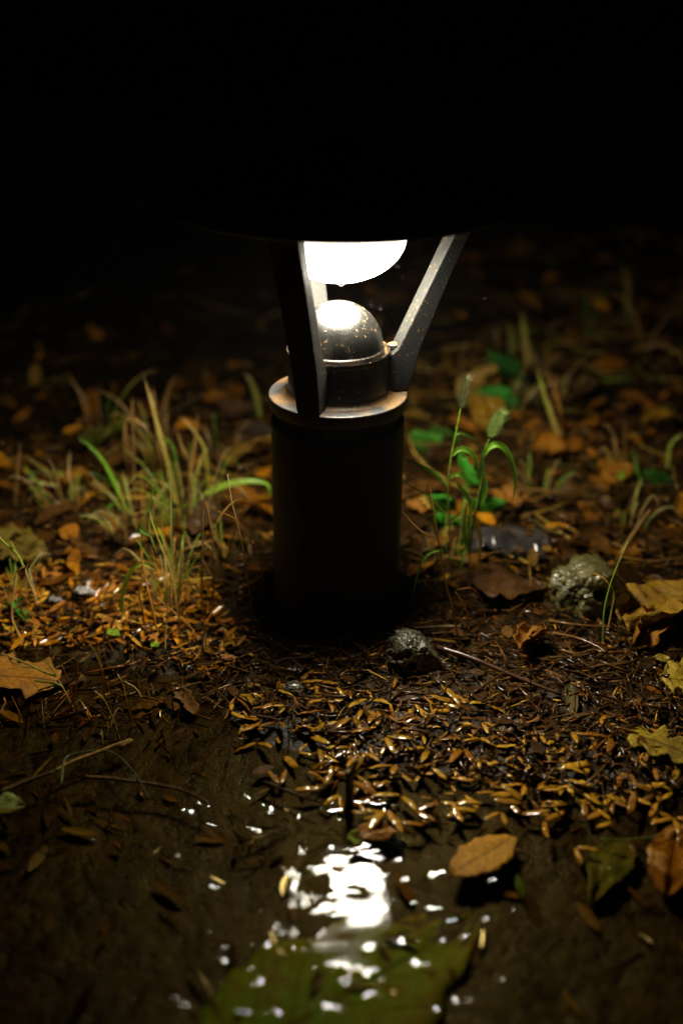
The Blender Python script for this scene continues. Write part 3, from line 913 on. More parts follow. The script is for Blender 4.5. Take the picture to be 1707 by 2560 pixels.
px_plant('dead_stalk', 'kinked tan stalk with a grass plume at the far left edge', 'grass', [
    ('stem', Ap((300, 1510), (200, 1350), (140, 1200), (145, 1000), (190, 680)), .0030, S_TAN, S_TAN, {'n': 16}),
    ('stem', Ap((190, 680), (235, 640), (280, 612)), .0030, S_TAN, S_PALE, {'air': 1, 'n': 6}),
    ('stem', Ap((260, 605), (210, 500), (100, 390), (0, 290), (-60, 140)), .0026, G_YE, G_YE, {'air': 1}),
    ('stem', Ap((210, 510), (170, 420), (125, 335)), .0016, G_YE, G_YE, {'air': 1, 'n': 6}),
    ('stem', Ap((435, 1130), (400, 950), (365, 800), (330, 640)), .0030, S_TAN, S_PALE),
    ('stem', Ap((400, 960), (330, 780), (293, 650), (330, 580)), .0024, S_TAN, S_PALE, {'air': 1}),
    ('stem', Ap((75, 1250), (160, 1120), (260, 1010), (355, 925)), .0030, S_TAN, S_TAN),
])
px_plant('grass_seedling', 'forked fine seed grass stalk rising from the shallows at left', 'grass', [
    ('stem', Ap((870, 2290), (780, 2110), (700, 1960), (640, 1850)), .0016, S_BR, S_TAN),
    ('stem', Ap((640, 1850), (580, 1760), (500, 1660)), .0011, G, G, {'air': 1}),
    ('stem', Ap((650, 1860), (480, 1800), (300, 1710), (120, 1640), (20, 1600)), .0020, G_YE, S_PALE, {'air': 1}),
    ('stem', Ap((400, 1770), (260, 1745), (130, 1700)), .0015, S_PALE, S_PALE, {'air': 1}),
    ('stem', Ap((700, 1970), (600, 1935), (480, 1920), (390, 1905)), .0024, G_YE, G_YE, {'air': 1}),
    ('stem', Ap((850, 2160), (800, 1990), (750, 1840), (705, 1735)), .0018, S_BR, S_TAN),
    ('stem', Ap((865, 1925), (790, 1770), (730, 1640), (700, 1480)), .0010, G_DK, G_DK),
    ('stem', Ap((720, 2350), (800, 2200), (860, 2000), (880, 1700)), .0026, S_BR, (.25, .11, .03)),
])
px_plant('dead_stalk', 'two thin brown stalks standing in the mud between puddle and orange litter', 'grass', [
    ('stem', Fp((690, 630), (650, 490), (590, 345), (530, 285)), .0022, S_BR, (.24, .2, .06)),
    ('stem', Fp((590, 370), (575, 200), (560, 100), (553, 35)), .0022, S_BR, S_TAN),
    ('stem', Fp((575, 170), (545, 90), (505, 20)), .0018, S_TAN, S_PALE, {'air': 1}),
    ('stem', Fp((735, 780), (700, 745), (655, 640)), .0014, G_DK, G),
])
px_plant('dead_stalk', 'small arched straw stalk with splayed tip near the drowned twig', 'grass', [
    ('stem', Fp((735, 455), (710, 340), (690, 250), (660, 190)), .0016, S_BR, S_PALE),
    ('stem', Fp((820, 360), (770, 280), (700, 232)), .0016, S_TAN, S_PALE),
    ('stem', Fp((700, 232), (640, 250), (550, 300)), .0012, S_TAN, S_TAN, {'air': 1}),
    ('stem', Fp((725, 600), (735, 450), (735, 340)), .0012, S_BR, S_TAN),
])
# foxtail plants right of the lamp
def seed_head(parent, p0, p1, rad, cc, nb=110):
    V, F, C = [], [], []
    p0 = np.array(p0); p1 = np.array(p1); ax = p1 - p0; ln = np.linalg.norm(ax); ax /= ln
    a = np.cross(ax, (0, 1, 0)); a /= np.linalg.norm(a); b = np.cross(ax, a)
    for i in range(nb):
        u = (i + .5) / nb
        th = i * 2.39996
        d = a * math.cos(th) + b * math.sin(th)
        rr = rad * .36 * math.sin(math.pi * min(1, .12 + .82 * u)) ** .6
        c = p0 + ax * ln * u
        tip = c + d * rr + ax * .0012
        dirn = d * .8 + ax * .75
        # seed
        s = np.cross(dirn, ax); s /= np.linalg.norm(s) + 1e-9
        k = len(V)
        V += [c + d * rr * .3, tip - s * .0008, tip + dirn * .0016, tip + s * .0008]; C += [np.array(cc) * 1.6] * 4; F.append((k, k + 1, k + 2, k + 3))
        # bristle
        for q in range(3):
            dd = dirn + np.array([random.gauss(0, .25) for _ in range(3)])
            l = random.uniform(.0042, .0078)
            k = len(V)
            V += [tip - s * .00022, tip + s * .00022, tip + dd * l]; C += [np.minimum(np.array(cc) * 2.2, .8)] * 3; F.append((k, k + 1, k + 2))
    return mesh_obj('seed_head', V, F, M_BLADE, parent, colors=C, smooth=False)

fx = px_plant('foxtail_grass', 'tall thin foxtail grass with green leaves and a fading seed head beside the post', 'grass', [
    ('stem', Rp((350, 1480), (345, 1300), (342, 1130), (335, 950), (352, 800), (378, 670), (400, 550)), .0024, S_BR, G_BR, {'n': 20, 'yaw': 0}),
    ('leaf', Rp((345, 1130), (290, 1060), (230, 1000), (150, 960), (90, 915)), .0046, G_YE, G_DK, {'air': 1}),
    ('leaf', Rp((332, 955), (280, 900), (220, 862), (150, 825), (100, 808)), .0046, G_BR, G_DK, {'air': 1}),
    ('leaf', Rp((375, 688), (400, 675), (440, 690), (470, 705), (500, 730)), .0036, G_BR, G_DK, {'air': 1}),
    ('leaf', Rp((358, 790), (390, 762), (430, 765), (470, 795), (490, 850), (488, 930)), .0064, G_BR, G, {'air': 1, 'facing': (.1, -1, .8)}),
    ('leaf', Rp((348, 910), (390, 890), (420, 910), (440, 960), (445, 1010)), .0062, G_BR, G, {'air': 1}),
    ('leaf', Rp((348, 1140), (390, 1112), (430, 1120), (475, 1155), (500, 1210), (500, 1290), (493, 1400), (492, 1500)), .0066, G_YE, (.42, .16, .04), {'air': 1, 'n': 20, 'facing': (.5, -1, .6)}),
], None)
bpos = np.array(fx.location)
q = [p - bpos for p in px_path(Rp((350, 1480), (399, 550), (430, 400)), 0)]
seed_head(fx, q[1], q[2], .0090, (.075, .09, .035))
fx2 = px_plant('foxtail_grass', 'shorter foxtail grass with a bright bristly green seed head and broad arching leaves', 'grass', [
    ('stem', Rp((445, 1500), (450, 1300), (480, 1080), (515, 900), (525, 780), (552, 705)), .0026, S_BR, G, {'n': 16, 'yaw': .1}),
    ('leaf', Rp((500, 1090), (515, 950), (520, 860), (505, 740)), .0072, G_DK, G_DK, {'air': 1}),
    ('leaf', Rp((525, 790), (545, 755), (590, 735), (635, 765), (670, 840), (685, 940), (668, 1060)), .0072, G_BR, G, {'air': 1, 'n': 18, 'facing': (.2, -1, .7)}),
    ('leaf', Rp((440, 1290), (450, 1150), (455, 1040), (425, 1028), (410, 1100), (398, 1240)), .0060, G, G_YE, {'air': 1, 'n': 16}),
    ('leaf', Rp((430, 1270), (425, 1150), (440, 1040)), .0070, G_DK, G_YE, {'air': 1}),
    ('leaf', Rp((430, 1290), (415, 1330), (402, 1385)), .0042, G_BR, G, {'air': 1}),
    ('leaf', Rp((470, 1080), (430, 1000), (400, 960), (370, 930)), .0060, G, G, {'air': 1}),
    ('leaf', Rp((505, 1060), (530, 960), (520, 880)), .0060, G, G_DK, {'air': 1}),
])
bpos = np.array(fx2.location)
q = [p - bpos for p in px_path(Rp((445, 1500), (550, 702), (612, 575)), .1)]
seed_head(fx2, q[1], q[2], .0125, (.26, .34, .12), 240)
px_plant('dead_stalk', 'dark wiry stems with a nodding leaf between the post and the foxtails', 'grass', [
    ('stem', Rp((395, 1775), (355, 1580), (315, 1430), (285, 1240), (240, 1130), (210, 1105)), .0022, S_TAN, G_DK, {'n': 16}),
    ('stem', Rp((452, 1730), (430, 1600), (400, 1545), (373, 1508)), .0020, S_OR, S_TAN),
    ('blade', Rp((285, 1250), (265, 1100), (250, 1010), (238, 950)), .0018, S_BR, S_OR, {'air': 1}),
    ('blade', Rp((310, 1290), (250, 1300), (200, 1350), (170, 1440), (140, 1600)), .0032, G, G_DK, {'air': 1}),
    ('blade', Rp((280, 1220), (220, 1210), (150, 1150), (90, 1080)), .0018, S_BR, S_BR, {'air': 1}),
    ('stem', Rp((530, 1680), (525, 1600), (505, 1540), (460, 1490), (380, 1500)), .0018, S_BR, S_OR),
])
px_plant('grass_seedling', 'single fine green blade standing in front of the mossy stone', 'grass', [
    ('stem', Rp((1150, 1790), (1148, 1700), (1155, 1600), (1180, 1490), (1215, 1390), (1278, 1245)), .0018, G, G_YE, {'n': 16}),
    ('blade', Rp((1180, 1475), (1160, 1445), (1120, 1420), (1085, 1415), (1068, 1435)), .0022, S_OR, S_OR, {'air': 1}),
    ('stem', Rp((1165, 1740), (1190, 1620), (1205, 1530), (1190, 1480)), .0018, S_TAN, G),
])
px_plant('dead_stalk', 'long tan stalk leaning right above the mossy stone', 'grass', [
    ('stem', Rp((1215, 1360), (1260, 1280), (1330, 1170), (1395, 1080)), .0060, S_TAN, S_BR),
])
px_plant('grass_tuft', 'blurred crossing straw stalks standing far behind the foxtails', 'grass', [
    ('blade', Rp((770, 360), (745, 250), (735, 140), (718, 40)), .0090, S_TAN, G_YE),
    ('blade', Rp((945, 780), (890, 620), (840, 480), (800, 330)), .0072, S_TAN, G_YE),
    ('blade', Rp((940, 720), (920, 560), (880, 420), (800, 330)), .0050, S_OR, S_BR),
    ('blade', Rp((1500, 380), (1300, 390), (1050, 410)), .0060, G_DK, G_YE),
    ('blade', Rp((760, 320), (900, 330), (1100, 350)), .0040, S_BR, S_TAN),
])
px_plant('grass_tuft', 'blurred small green blades at the right behind the mossy stone', 'grass', [
    ('blade', Rp((1340, 960), (1330, 900), (1320, 830), (1300, 770)), .0062, G, G),
    ('blade', Rp((1260, 990), (1250, 880), (1225, 960), (1228, 1080)), .0056, G_BR, G),
    ('blade', Rp((1290, 880), (1240, 890), (1216, 980), (1230, 1080)), .0056, G_BR, G),
    ('blade', Rp((1480, 900), (1500, 740), (1568, 680)), .0050, G_YE, G_YE),
])
px_plant('grass_tuft', 'blurred pale arching stalk standing behind the left side of the flange', 'grass', [
    ('blade', Lp((1460, 350), (1440, 220), (1400, 110), (1360, 70)), .0070, G_YE, S_BR),
    ('blade', Lp((1500, 372), (1430, 372), (1350, 380)), .0040, G, G),
    ('blade', Lp((1300, 420), (1400, 500), (1510, 500)), .0040, S_BR, S_BR),
])
px_plant('dead_stalk', 'thin black hooked stalk standing on the mulch', 'grass', [
    ('stem', [(1328, 1762), (1326, 1700), (1321, 1650), (1314, 1625), (1308, 1618)], .0016, (.02, .012, .006), (.06, .03, .012)),
])

# random unfocused grass behind
def wild_tuft(x, y, n, hmin, hmax, label, group, cols, wr=(.0015, .0035), spread=.02, leanr=(.1, .9)):
    base = np.array([x, y, ter(x, y)])
    parts = []
    for k in range(n):
        a = random.uniform(0, 6.28); h = random.uniform(hmin, hmax); lean = random.uniform(*leanr)
        d = np.array([math.cos(a), math.sin(a), 0])
        st = base + d * random.uniform(0, spread) - np.array([0, 0, .006])
        p1 = st + np.array([0, 0, h * .5]) + d * h * lean * .25
        p2 = st + np.array([0, 0, h * (.95 - .3 * lean)]) + d * h * lean * .7
        p3 = p2 + d * h * lean * .35 + np.array([0, 0, h * random.uniform(-.25, .12)])
        c = random.choice(cols)
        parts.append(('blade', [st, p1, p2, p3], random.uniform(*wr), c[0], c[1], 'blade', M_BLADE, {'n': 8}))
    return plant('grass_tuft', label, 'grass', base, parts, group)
COLS = [(S_BR, S_TAN), (S_TAN, S_BR), (G_DK, G), (G_YE, S_TAN), (S_BR, S_BR)]
for i in range(34):
    while True:
        x, y = random.uniform(-.6, .75), random.uniform(.28, .85)
        if (abs(x) > .12 or y > .5) and (x > 0 or y < .5): break
    wild_tuft(x, y, random.randint(4, 8), .03, .06 if i % 2 else .12, ('low' if i % 2 else 'tall') + ' blurred straw and grass tuft in the dark ' + ('left' if x < 0 else 'right') + ' behind the lamp', 'wild grass tufts behind the lamp', COLS)

FINE = [(G_YE, S_PALE), (S_TAN, S_PALE), (G, G_YE), (S_TAN, S_TAN), (G_YE, G_BR), (S_OR, S_TAN)]
for px, py, n, h0, h1, sp, lb in [
        (425, 1500, 38, .03, .075, .022, 'dense clump of fine pale yellow green blades left of the post'),
        (470, 1300, 34, .04, .095, .035, 'fine pale straw clump behind the sharp green tuft'),
        (350, 1340, 26, .03, .075, .03, 'fine yellow green clump between the spreading tuft and the sharp tuft'),
        (170, 1260, 22, .03, .06, .03, 'low fine grass clump at far left of the spreading tuft'),
        (45, 1500, 14, .03, .06, .02, 'small fine grass clump at the left edge by the kinked stalk'),
        (560, 1400, 12, .03, .06, .02, 'thin brown straw clump close to the post'),
        (1120, 1420, 14, .025, .06, .025, 'fine grass clump at the foot of the foxtails'),
        (1330, 1240, 10, .03, .06, .03, 'sparse fine straw clump behind the mossy stone'),
        (1560, 1330, 10, .03, .07, .03, 'sparse straw clump at the right above the mottled leaf'),
        (260, 1830, 7, .015, .04, .02, 'few short brown stalks rising from the left shallows')]:
    q = ground_px(px, py)
    wild_tuft(q[0], q[1], n, h0, h1, lb, None, FINE, (.0008, .0020), sp, (.1, .75))

# ------------------------------------------------------------------ leaves
def leaf_mesh(name, base, tip, width, c0, c1, mat, outline='oval', curl=.15, lift=.004, droop=.1, seed=0, roll=0.0, nu=22, nv=10, noisez=.06, hole=False):
    """base and tip are world points; the blade lies between them, its width horizontal plus a roll about the midrib"""
    r = np.random.default_rng(seed)
    base = np.array(base, float); tip = np.array(tip, float)
    ax = tip - base; ln = np.linalg.norm(ax); ax /= ln
    s = np.cross(ax, (0, 0, 1.0)); s /= np.linalg.norm(s); up = np.cross(s, ax)
    s, up = s * math.cos(roll) + up * math.sin(roll), up * math.cos(roll) - s * math.sin(roll)
    V, C, UV, F = [], [], [], []
    ph = r.uniform(0, 6.28, 6)
    for i in range(nu + 1):
        u = i / nu
        if outline == 'oval': wv = math.sin(math.pi * (u * .96 + .02)) ** .75
        elif outline == 'ovate': wv = (math.sin(math.pi * (u * .96 + .02) ** .65)) ** .85
        elif outline == 'lance': wv = math.sin(math.pi * (u * .96 + .02)) ** 1.15
        elif outline == 'lobed': wv = math.sin(math.pi * (u * .94 + .03)) ** .55 * (1 + .32 * math.sin(u * 19 + ph[0]) )
        elif outline == 'torn': wv = math.sin(math.pi * (u * .9 + .05)) ** .45 * (1 + .22 * math.sin(u * 13 + ph[0]) + .14 * math.sin(u * 31 + ph[1]))
        for j in range(nv + 1):
            v = j / nv * 2 - 1
            ww = wv * (1 + .05 * math.sin(u * 23 + ph[2 + (v > 0)]) + .04 * math.sin(u * 47 + ph[4 + (v > 0)]))
            lat = v * ww * width * .5
            z = curl * width * (v * v) * .5 + noisez * width * 3 * (mnoise.noise(Vector((u * 2.2, v * 1.6, seed * 3.7))) + .5 * mnoise.noise(Vector((u * 6, v * 4, seed * 1.3)))) - droop * ln * (u - .5) ** 2 * 2
            z += .025 * width * math.cos(v * 3.14 * 4 + u * 30) * abs(v)
            V.append(base + ax * ln * u + s * lat + up * z + np.array([0, 0, lift]))
            f = min(1, abs(v) * .5 + u * .5)
            C.append(np.array(c0) * (1 - f) + np.array(c1) * f)
            UV.append((u, .5 + v * .5))
    k = nv + 1
    for i in range(nu):
        for j in range(nv):
            a = i * k + j
            F.append((a, a + 1, a + k + 1, a + k))
    o0 = base.copy()
    o = mesh_obj(name, [v - o0 for v in V], F, mat, loc=o0, colors=C, uvs=UV)
    md = o.modifiers.new('thickness', 'SOLIDIFY'); md.thickness = .0004
    return o

def leaf_px(label, b, t, width, c0, c1, outline='oval', cat='leaf', mat=None, name='fallen_leaf', level=None, lift=.004, **kw):
    pb = ground_px(*b, level=level); pt = ground_px(*t, level=level)
    o = leaf_mesh(name, pb, pt, width, c0, c1, mat or M_DEAD, outline, lift=lift, **kw)
    return tag(o, label, cat)

YEL, YBR, OBR, GRN, DBR, GREY = (.46, .31, .016), (.42, .22, .014), (.46, .18, .012), (.10, .19, .015), (.10, .05, .02), (.16, .13, .11)
leaf_px('yellow brown oval leaf with a clear midrib floating on the puddle', (1285, 2095), (1128, 2188), .032, (.56, .28, .014), (.54, .25, .012), 'oval', level=ZW, lift=.0012, curl=.02, droop=0, noisez=.01, seed=1)
leaf_px('olive green leaf drowned at the right of the puddle', (1555, 2105), (1475, 2275), .030, (.14, .16, .02), (.12, .13, .018), 'ovate', mat=M_DEAD, lift=.006, curl=.1, seed=2)
leaf_px('rounded orange brown leaf drowned at the right edge of the puddle', (1690, 2080), (1660, 2260), .034, OBR, (.36, .17, .03), 'oval', lift=.008, curl=.25, seed=3)
leaf_px('big blurred green and brown leaf under the foreground water', (540, 2680), (1195, 2296), .122, (.11, .33, .012), (.22, .22, .014), 'ovate', name='drowned_leaf', mat=mat_leaf('mottled_leaf', 6, .6, .1, vein=.3, blotch=(.17, .075, .010), blotch_amt=.85, coat=0.0), level=ZW - .014, lift=0, curl=.0, seed=4, droop=-.0, noisez=.004)
leaf_px('yellow green leaf tip cut off at the left edge of the puddle', (-60, 2010), (62, 2016), .022, (.22, .30, .06), (.28, .33, .08), 'oval', level=ZW, lift=.001, curl=.05, seed=5)
leaf_px('large orange brown leaf lying at the left edge of the mud', (-90, 1700), (148, 1716), .052, OBR, (.32, .15, .02), 'torn', lift=.006, curl=.12, seed=6, noisez=.03, droop=.0)
leaf_px('large mottled yellow brown leaf propped at the right edge', (1760, 1520), (1556, 1590), .080, YBR, (.40, .23, .02), 'torn', lift=.016, curl=.35, seed=7, roll=-.35)
leaf_px('crumpled brown leaf curled beneath the mottled yellow leaf', (1640, 1560), (1590, 1640), .026, (.25, .12, .02), OBR, 'torn', lift=.012, curl=1.1, seed=8, roll=.5, noisez=.15)
leaf_px('bright yellow leaf below the mottled leaf at the right edge', (1760, 1720), (1648, 1712), .042, YEL, (.40, .28, .03), 'lobed', lift=.006, curl=.1, seed=9)
leaf_px('flat torn yellow leaf lying on the mulch near the right edge', (1570, 1850), (1740, 1915), .036, YEL, (.34, .26, .03), 'lobed', lift=.008, curl=.06, noisez=.03, seed=10)
leaf_px('small yellow leaf piece between the two yellow leaves', (1630, 1660), (1672, 1662), .012, (.45, .30, .06), YEL, 'oval', lift=.006, seed=11)
leaf_px('shiny wet dark grey leaf lying behind the foxtails', (1180, 1370), (1370, 1392), .062, (.045, .042, .042), (.06, .055, .055), 'torn', mat=mat_leaf('wet_dark_leaf', 7, .16, .0, vein=.2, blotch=(.03, .025, .025), blotch_amt=.5), lift=.012, curl=.1, seed=12, noisez=.07)
leaf_px('flat brown leaf half buried in the mulch in front of the lamp', (985, 1795), (1085, 1850), .030, (.11, .075, .045), (.08, .05, .03), 'oval', lift=.007, curl=-.2, seed=13)
leaf_px('grey brown leaf plastered on the mulch below the small stone', (985, 1740), (1070, 1765), .028, (.085, .055, .035), (.07, .045, .025), 'torn', lift=.005, curl=.05, seed=14)
leaf_px('dull olive leaf pressed into the mulch', (1235, 1815), (1310, 1830), .024, (.075, .055, .025), (.06, .045, .02), 'ovate', lift=.006, curl=.05, seed=15)
leaf_px('orange curled leaf hanging on the hooked black stalk', (1318, 1622), (1292, 1668), .014, (.40, .17, .02), (.28, .12, .02), 'torn', lift=.020, curl=1.2, seed=16)
leaf_px('translucent orange round leaf behind the hooked stalk', (1300, 1640), (1358, 1612), .026, (.38, .17, .015), (.36, .14, .015), 'oval', lift=.014, curl=.4, seed=17, roll=.5)
leaf_px('slim olive blade leaf lying upright in the mulch', (1432, 1815), (1424, 1712), .010, (.09, .10, .03), (.10, .09, .03), 'lance', lift=.006, curl=.1, seed=18)
leaf_px('broad brown leaf shaded behind the small grey stone', (1180, 1480), (1360, 1500), .060, (.13, .055, .012), (.10, .04, .01), 'ovate', lift=.010, curl=.2, seed=19)
leaf_px('orange leaf lying just right of the post foot', (1015, 1290), (1100, 1300), .040, (.40, .19, .04), OBR, 'oval', lift=.016, curl=.2, seed=20)
leaf_px('orange scrap of leaf behind the shorter foxtail', (1240, 1290), (1300, 1275), .040, OBR, (.3, .12, .02), 'torn', lift=.016, curl=.4, seed=21)
leaf_px('large olive yellow leaf lying at the left edge behind the kinked stalk', (-60, 1400), (120, 1405), .085, (.20, .16, .018), (.22, .15, .02), 'oval', lift=.014, curl=.2, seed=22)
leaf_px('blurred yellow brown leaf with a glint behind the green arching blade', (585, 1215), (690, 1150), .060, (.34, .2, .03), (.26, .15, .02), 'ovate', lift=.03, curl=.3, seed=23, roll=.5)
leaf_px('blurred olive leaf among the spreading tuft', (240, 1170), (330, 1110), .060, (.13, .18, .015), (.16, .16, .02), 'ovate', lift=.03, curl=.3, seed=24, roll=.4)
leaf_px('tan chip of bark lying in the left shallows', (325, 1780), (420, 1758), .011, (.20, .11, .03), (.22, .12, .03), 'torn', lift=.004, seed=25, cat='bark')
leaf_px('rust brown bark strip beside the post on the left', (440, 1730), (490, 1800), .012, (.22, .10, .02), (.18, .08, .02), 'torn', lift=.006, seed=26, cat='bark', curl=.6)
leaf_px('brown leaf soaked under the husks at the waterline', (880, 2095), (1010, 2060), .020, (.32, .13, .015), OBR, 'oval', level=ZW, lift=.0012, curl=.1, droop=0, seed=27)
leaf_px('small lime green leaf tip at the end of the soaked brown leaf', (905, 2098), (868, 2104), .012, (.22, .34, .02), (.3, .36, .03), 'oval', level=ZW, lift=.002, droop=0, seed=28, mat=M_GREENLEAF)
leaf_px('tiny lime green leaf chip among the orange drift', (270, 1600), (302, 1610), .010, (.36, .52, .04), (.3, .45, .03), 'oval', lift=.010, seed=29, mat=M_GREENLEAF)
leaf_px('second tiny lime green chip nearer the drooping blade', (382, 1632), (398, 1640), .010, (.34, .5, .04), (.3, .45, .03), 'oval', lift=.010, seed=30, mat=M_GREENLEAF)
leaf_px('thin green blade drowned below the floating oval leaf', (1290, 2200), (1305, 2260), .006, (.12, .25, .02), (.10, .2, .02), 'lance', lift=.006, seed=31, mat=M_GREENLEAF)
for i, (b, t, wd, c) in enumerate([((150, 1240), (230, 1225), .05, OBR), ((480, 1330), (560, 1345), .05, DBR), ((1500, 1230), (1580, 1215), .05, OBR), ((1600, 1080), (1680, 1090), .06, YBR),
                                   ((1420, 1010), (1500, 1000), .06, DBR), ((560, 1075), (640, 1060), .06, DBR), ((1180, 1080), (1260, 1065), .07, YBR), ((1330, 1150), (1410, 1160), .06, OBR)]):
    leaf_px(['orange leaf in the blurred litter near the left edge', 'brown leaf in the shade left of the post', 'orange leaf blurred above the mossy stone', 'yellow leaf blurred at the far right',
             'dark leaf blurred among the right straw', 'dark leaf blurred left of the flange', 'yellow leaf blurred behind the foxtail heads', 'orange leaf blurred among the crossing straw'][i],
            b, t, wd, c, tuple(.8 * k for k in c), 'ovate', lift=.018, curl=.35, seed=40 + i, roll=random.uniform(-.3, .4))
# small white scraps
leaf_px('small white scrap of wet paper on the ground at left', (190, 1498), (240, 1508), .012, (.62, .60, .58), (.7, .7, .7), 'torn', lift=.010, seed=32, cat='scrap', name='paper_scrap', curl=.5)
leaf_px('grey white scrap beside the larger white scrap', (126, 1520), (158, 1518), .010, (.30, .28, .26), (.3, .3, .3), 'torn', lift=.008, seed=33, cat='scrap', name='paper_scrap', curl=.4)

# broad-leaved green seedlings: stem plus leaves as parts
def seedling(label, base_px, leaves, mat=M_GREENLEAF):
    base = ground_px(*base_px)
    root = empty('seedling', tuple(base)); tag(root, label, 'plant')
    for b, t, wd, dy, c, rl in leaves:
        wd *= 1.5
        p = [q for q in px_path([b, t], 0.0, base + np.array([0, dy, 0]))]
        p[1] = p[1] + np.array([0, -.012, 0])
        o = leaf_mesh('leaf', p[0], p[1], wd, c, tuple(.85 * k for k in c), mat, 'ovate', curl=.25, lift=0, seed=int(abs(b[0])), roll=rl, noisez=.03)
        o.location = np.array(o.location) - base; o.parent = root
        V, F = tube([(0, 0, -.005), (p[0] - base) * .5 + np.array([.002, 0, .004]), p[0] - base], .0009, 5, 8)
        mesh_obj('stem', V, F, M_BLADE, root, colors=gcol(len(V), (.1, .12, .03), (.08, .2, .02)))
    return root
GL = (.060, .36, .024)
seedling('broad bright green leaves growing just behind the foxtails', (1150, 1350), [
    (Rp((420, 905))[0], Rp((400, 785))[0], .034, .05, GL, .9), (Rp((270, 1080))[0], Rp((345, 1000))[0], .026, .04, GL, .8), (Rp((285, 1180))[0], Rp((410, 1120))[0], .028, .03, GL, .8),
    (Rp((490, 1110))[0], Rp((625, 1015))[0], .028, .05, GL, .9), (Rp((440, 860))[0], Rp((470, 940))[0], .022, .05, GL, .7)])
seedling('dim blurred green leaves far behind the foxtail heads', (1245, 1080), [
    (Rp((580, 560))[0], Rp((665, 445))[0], .046, .05, (.06, .36, .04), .9), (Rp((500, 590))[0], Rp((580, 620))[0], .04, .05, (.03, .16, .02), .8), (Rp((600, 400))[0], Rp((720, 330))[0], .06, .12, (.03, .14, .02), .9)])
seedling('blurred green leaf between the flange and the thin foxtail', (1060, 1170), [
    (Rp((185, 770))[0], Rp((300, 680))[0], .036, .05, (.09, .36, .03), .9), (Rp((240, 660))[0], Rp((400, 700))[0], .018, .05, (.07, .2, .02), .8)])
seedling('small dark green leaves at the left edge among orange litter', (45, 1540), [
    (Ap((170, 1000))[0], Ap((300, 1130))[0], .018, .01, GL, .7), (Ap((250, 1120))[0], Ap((350, 1190))[0], .014, .0, GL, .7), (Ap((-60, 1010))[0], Ap((30, 1000))[0], .02, .02, GL, .7)])
seedling('small blurred green leaf at the far right', (1650, 1250), [
    (Rp((1420, 960))[0], Rp((1490, 890))[0], .034, .03, (.05, .18, .02), .9)])
# upright brown leaf behind
p = px_path(Rp((480, 560), (575, 335)), 0.0, ground_px(*Rp((500, 580))[0]))
tag(leaf_mesh('fallen_leaf', p[0], p[1], .075, (.30, .17, .03), (.34, .2, .03), M_DEAD, 'ovate', curl=.2, seed=77, roll=1.0), 'tall blurred yellow brown leaf standing on edge behind the foxtails', 'leaf')

# ------------------------------------------------------------------ stones
def stone(name, label, px, py, dims, seed, mat, pits, rough, rot=0.0):
    bm = bmesh.new()
    bmesh.ops.create_icosphere(bm, subdivisions=6, radius=1.0)
    for v in bm.verts:
        d = v.co.normalized()
        off = Vector((seed * 3.1, seed * 1.7, seed))
        r = 1 + .42 * mnoise.noise(d * 1.2 + off) + .22 * mnoise.noise(d * 3.1 + off) + rough * mnoise.noise(d * 8 + off) + rough * .7 * mnoise.noise(d * 19 + off)
        # flatten into facets
        for (fx_, fy_, fz_, cut) in ((.3, -.9, .2, .80), (-.7, -.3, .5, .86), (.7, .1, .6, .84), (0, 0, 1, .80)):
            f = Vector((fx_, fy_, fz_)).normalized()
            h = d.dot(f) * r
            if h > cut: r *= 1 - .75 * (h - cut) / h
        cell = mnoise.cell(d * 1.0)
        dist = mnoise.voronoi(d * 7 + off)[0]
        r -= rough * .9 * max(0, .35 - dist[0]) / .35
        for (qx, qy, qz, rad, dep) in pits:
            q = Vector((qx, qy, qz)).normalized()
            a = (d - q).length / rad
            if a < 1: r -= dep * (1 - a * a) ** 1.5 * 1.0
        v.co = d * r
    M = Matrix.Rotation(rot, 4, 'Z')
    for v in bm.verts:
        c = M @ v.co
        v.co = Vector((c.x * dims[0], c.y * dims[1], c.z * dims[2]))
    for f in bm.faces: f.smooth = True
    me = bpy.data.meshes.new(name); bm.to_mesh(me); bm.free()
    me.materials.append(mat)
    o = bpy.data.objects.new(name, me); col.objects.link(o)
    p = ground_px(px, py)
    o.location = (p[0], p[1] + dims[1] * .6, p[2] + dims[2] * .62)
    return tag(o, label, 'stone')
stone('porous_stone', 'mossy porous stone with a dark hollow, right of the foxtails', 1475, 1545, (.0345, .029, .031), 3.3, M_ROCK_A,
      [(.22, -.85, .30, .30, .62), (-.4, -.7, .5, .2, .14), (.5, -.8, -.3, .25, .15), (-.2, -.9, .0, .16, .12), (-.6, -.6, .3, .14, .12), (.0, -.6, .75, .15, .1)], .11)
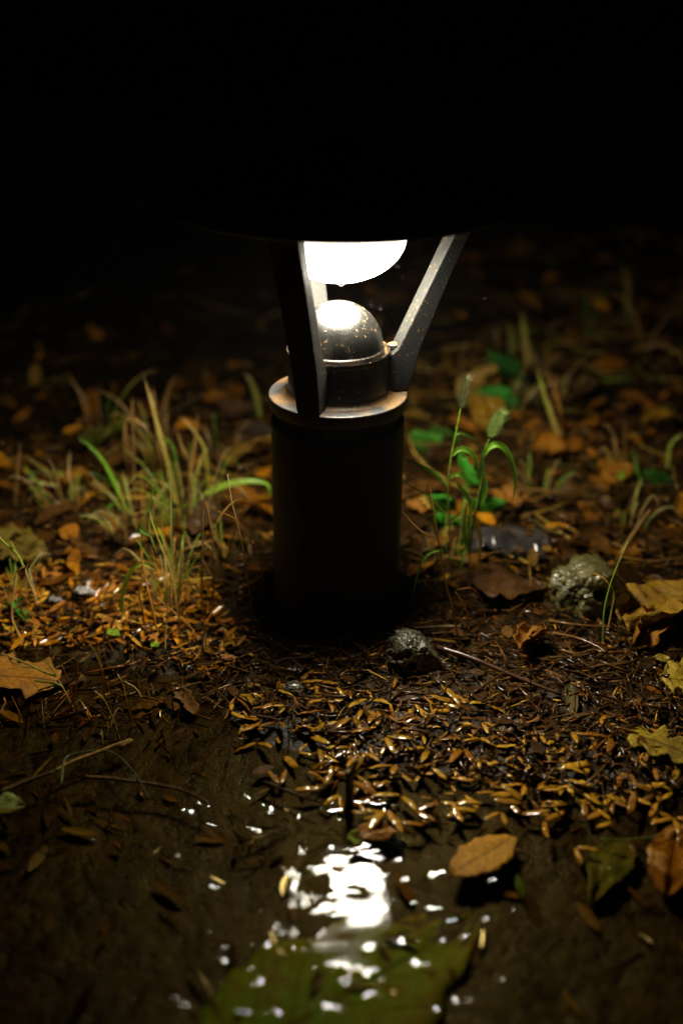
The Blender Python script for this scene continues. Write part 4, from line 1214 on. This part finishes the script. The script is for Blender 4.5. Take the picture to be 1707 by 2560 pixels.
stone('porous_stone', 'small wet grey stone with a hole at the foot of the post', 1026, 1692, (.0210, .019, .0225), 8.1, M_ROCK_B,
      [(.05, -.95, .02, .22, .65), (-.75, -.6, .22, .26, .38), (-.45, -.75, .36, .24, .36), (-.15, -.78, .48, .22, .28), (-1, -.2, .1, .3, .25)], .10)
for i, (px, py, s, lb) in enumerate([(735, 1740, .010, 'small smooth mud coloured pebble at the end of the dark channel')]):
    stone('pebble', lb, px, py, (s, s * .8, s * .6), 12 + i, M_ROCK_B, [], .03)

# ------------------------------------------------------------------ rain drops caught in the air
V, F = [], []
for i in range(130):
    px, py = random.uniform(420, 1400), random.uniform(420, 1350)
    dist = random.uniform(.55, .85) if random.random() < .45 else random.uniform(.85, 1.25)
    c = CAM + ray(px, py) * dist
    if np.hypot(c[0], c[1]) < .16: continue
    r_ = random.uniform(.0002, .00042); b = len(V)
    for a in range(7):
        for k in range(8):
            th = math.pi * a / 6
            V.append((c[0] + r_ * math.sin(th) * math.cos(k * math.pi / 4), c[1] + r_ * math.sin(th) * math.sin(k * math.pi / 4), c[2] + r_ * 1.15 * math.cos(th)))
    for a in range(6):
        for k in range(8):
            F.append((b + a * 8 + k, b + (a + 1) * 8 + k, b + (a + 1) * 8 + (k + 1) % 8, b + a * 8 + (k + 1) % 8))
tag(mesh_obj('rain', V, F, M_DROP), 'fine raindrops falling around the lamp', kind='stuff')

# ------------------------------------------------------------------ thin haze box, added to give the lamp a glow like lens bloom
bm = bmesh.new(); bmesh.ops.create_cube(bm, size=1)
me = bpy.data.meshes.new('haze'); bm.to_mesh(me); bm.free()
hz = bpy.data.objects.new('haze', me); col.objects.link(hz)
hz.scale = (150, 150, 6.0); hz.location = (0, 0, 0.6)
t = NT('glow_haze')
vs = t.n('ShaderNodeVolumePrincipled', inp={'Color': (1, 1, 1, 1), 'Density': .0018, 'Anisotropy': .3})
t.link(vs.outputs[0], t.out.inputs[1]); me.materials.append(t.m)
tag(hz, 'thin haze added for the glow around the lamp', kind='stuff')
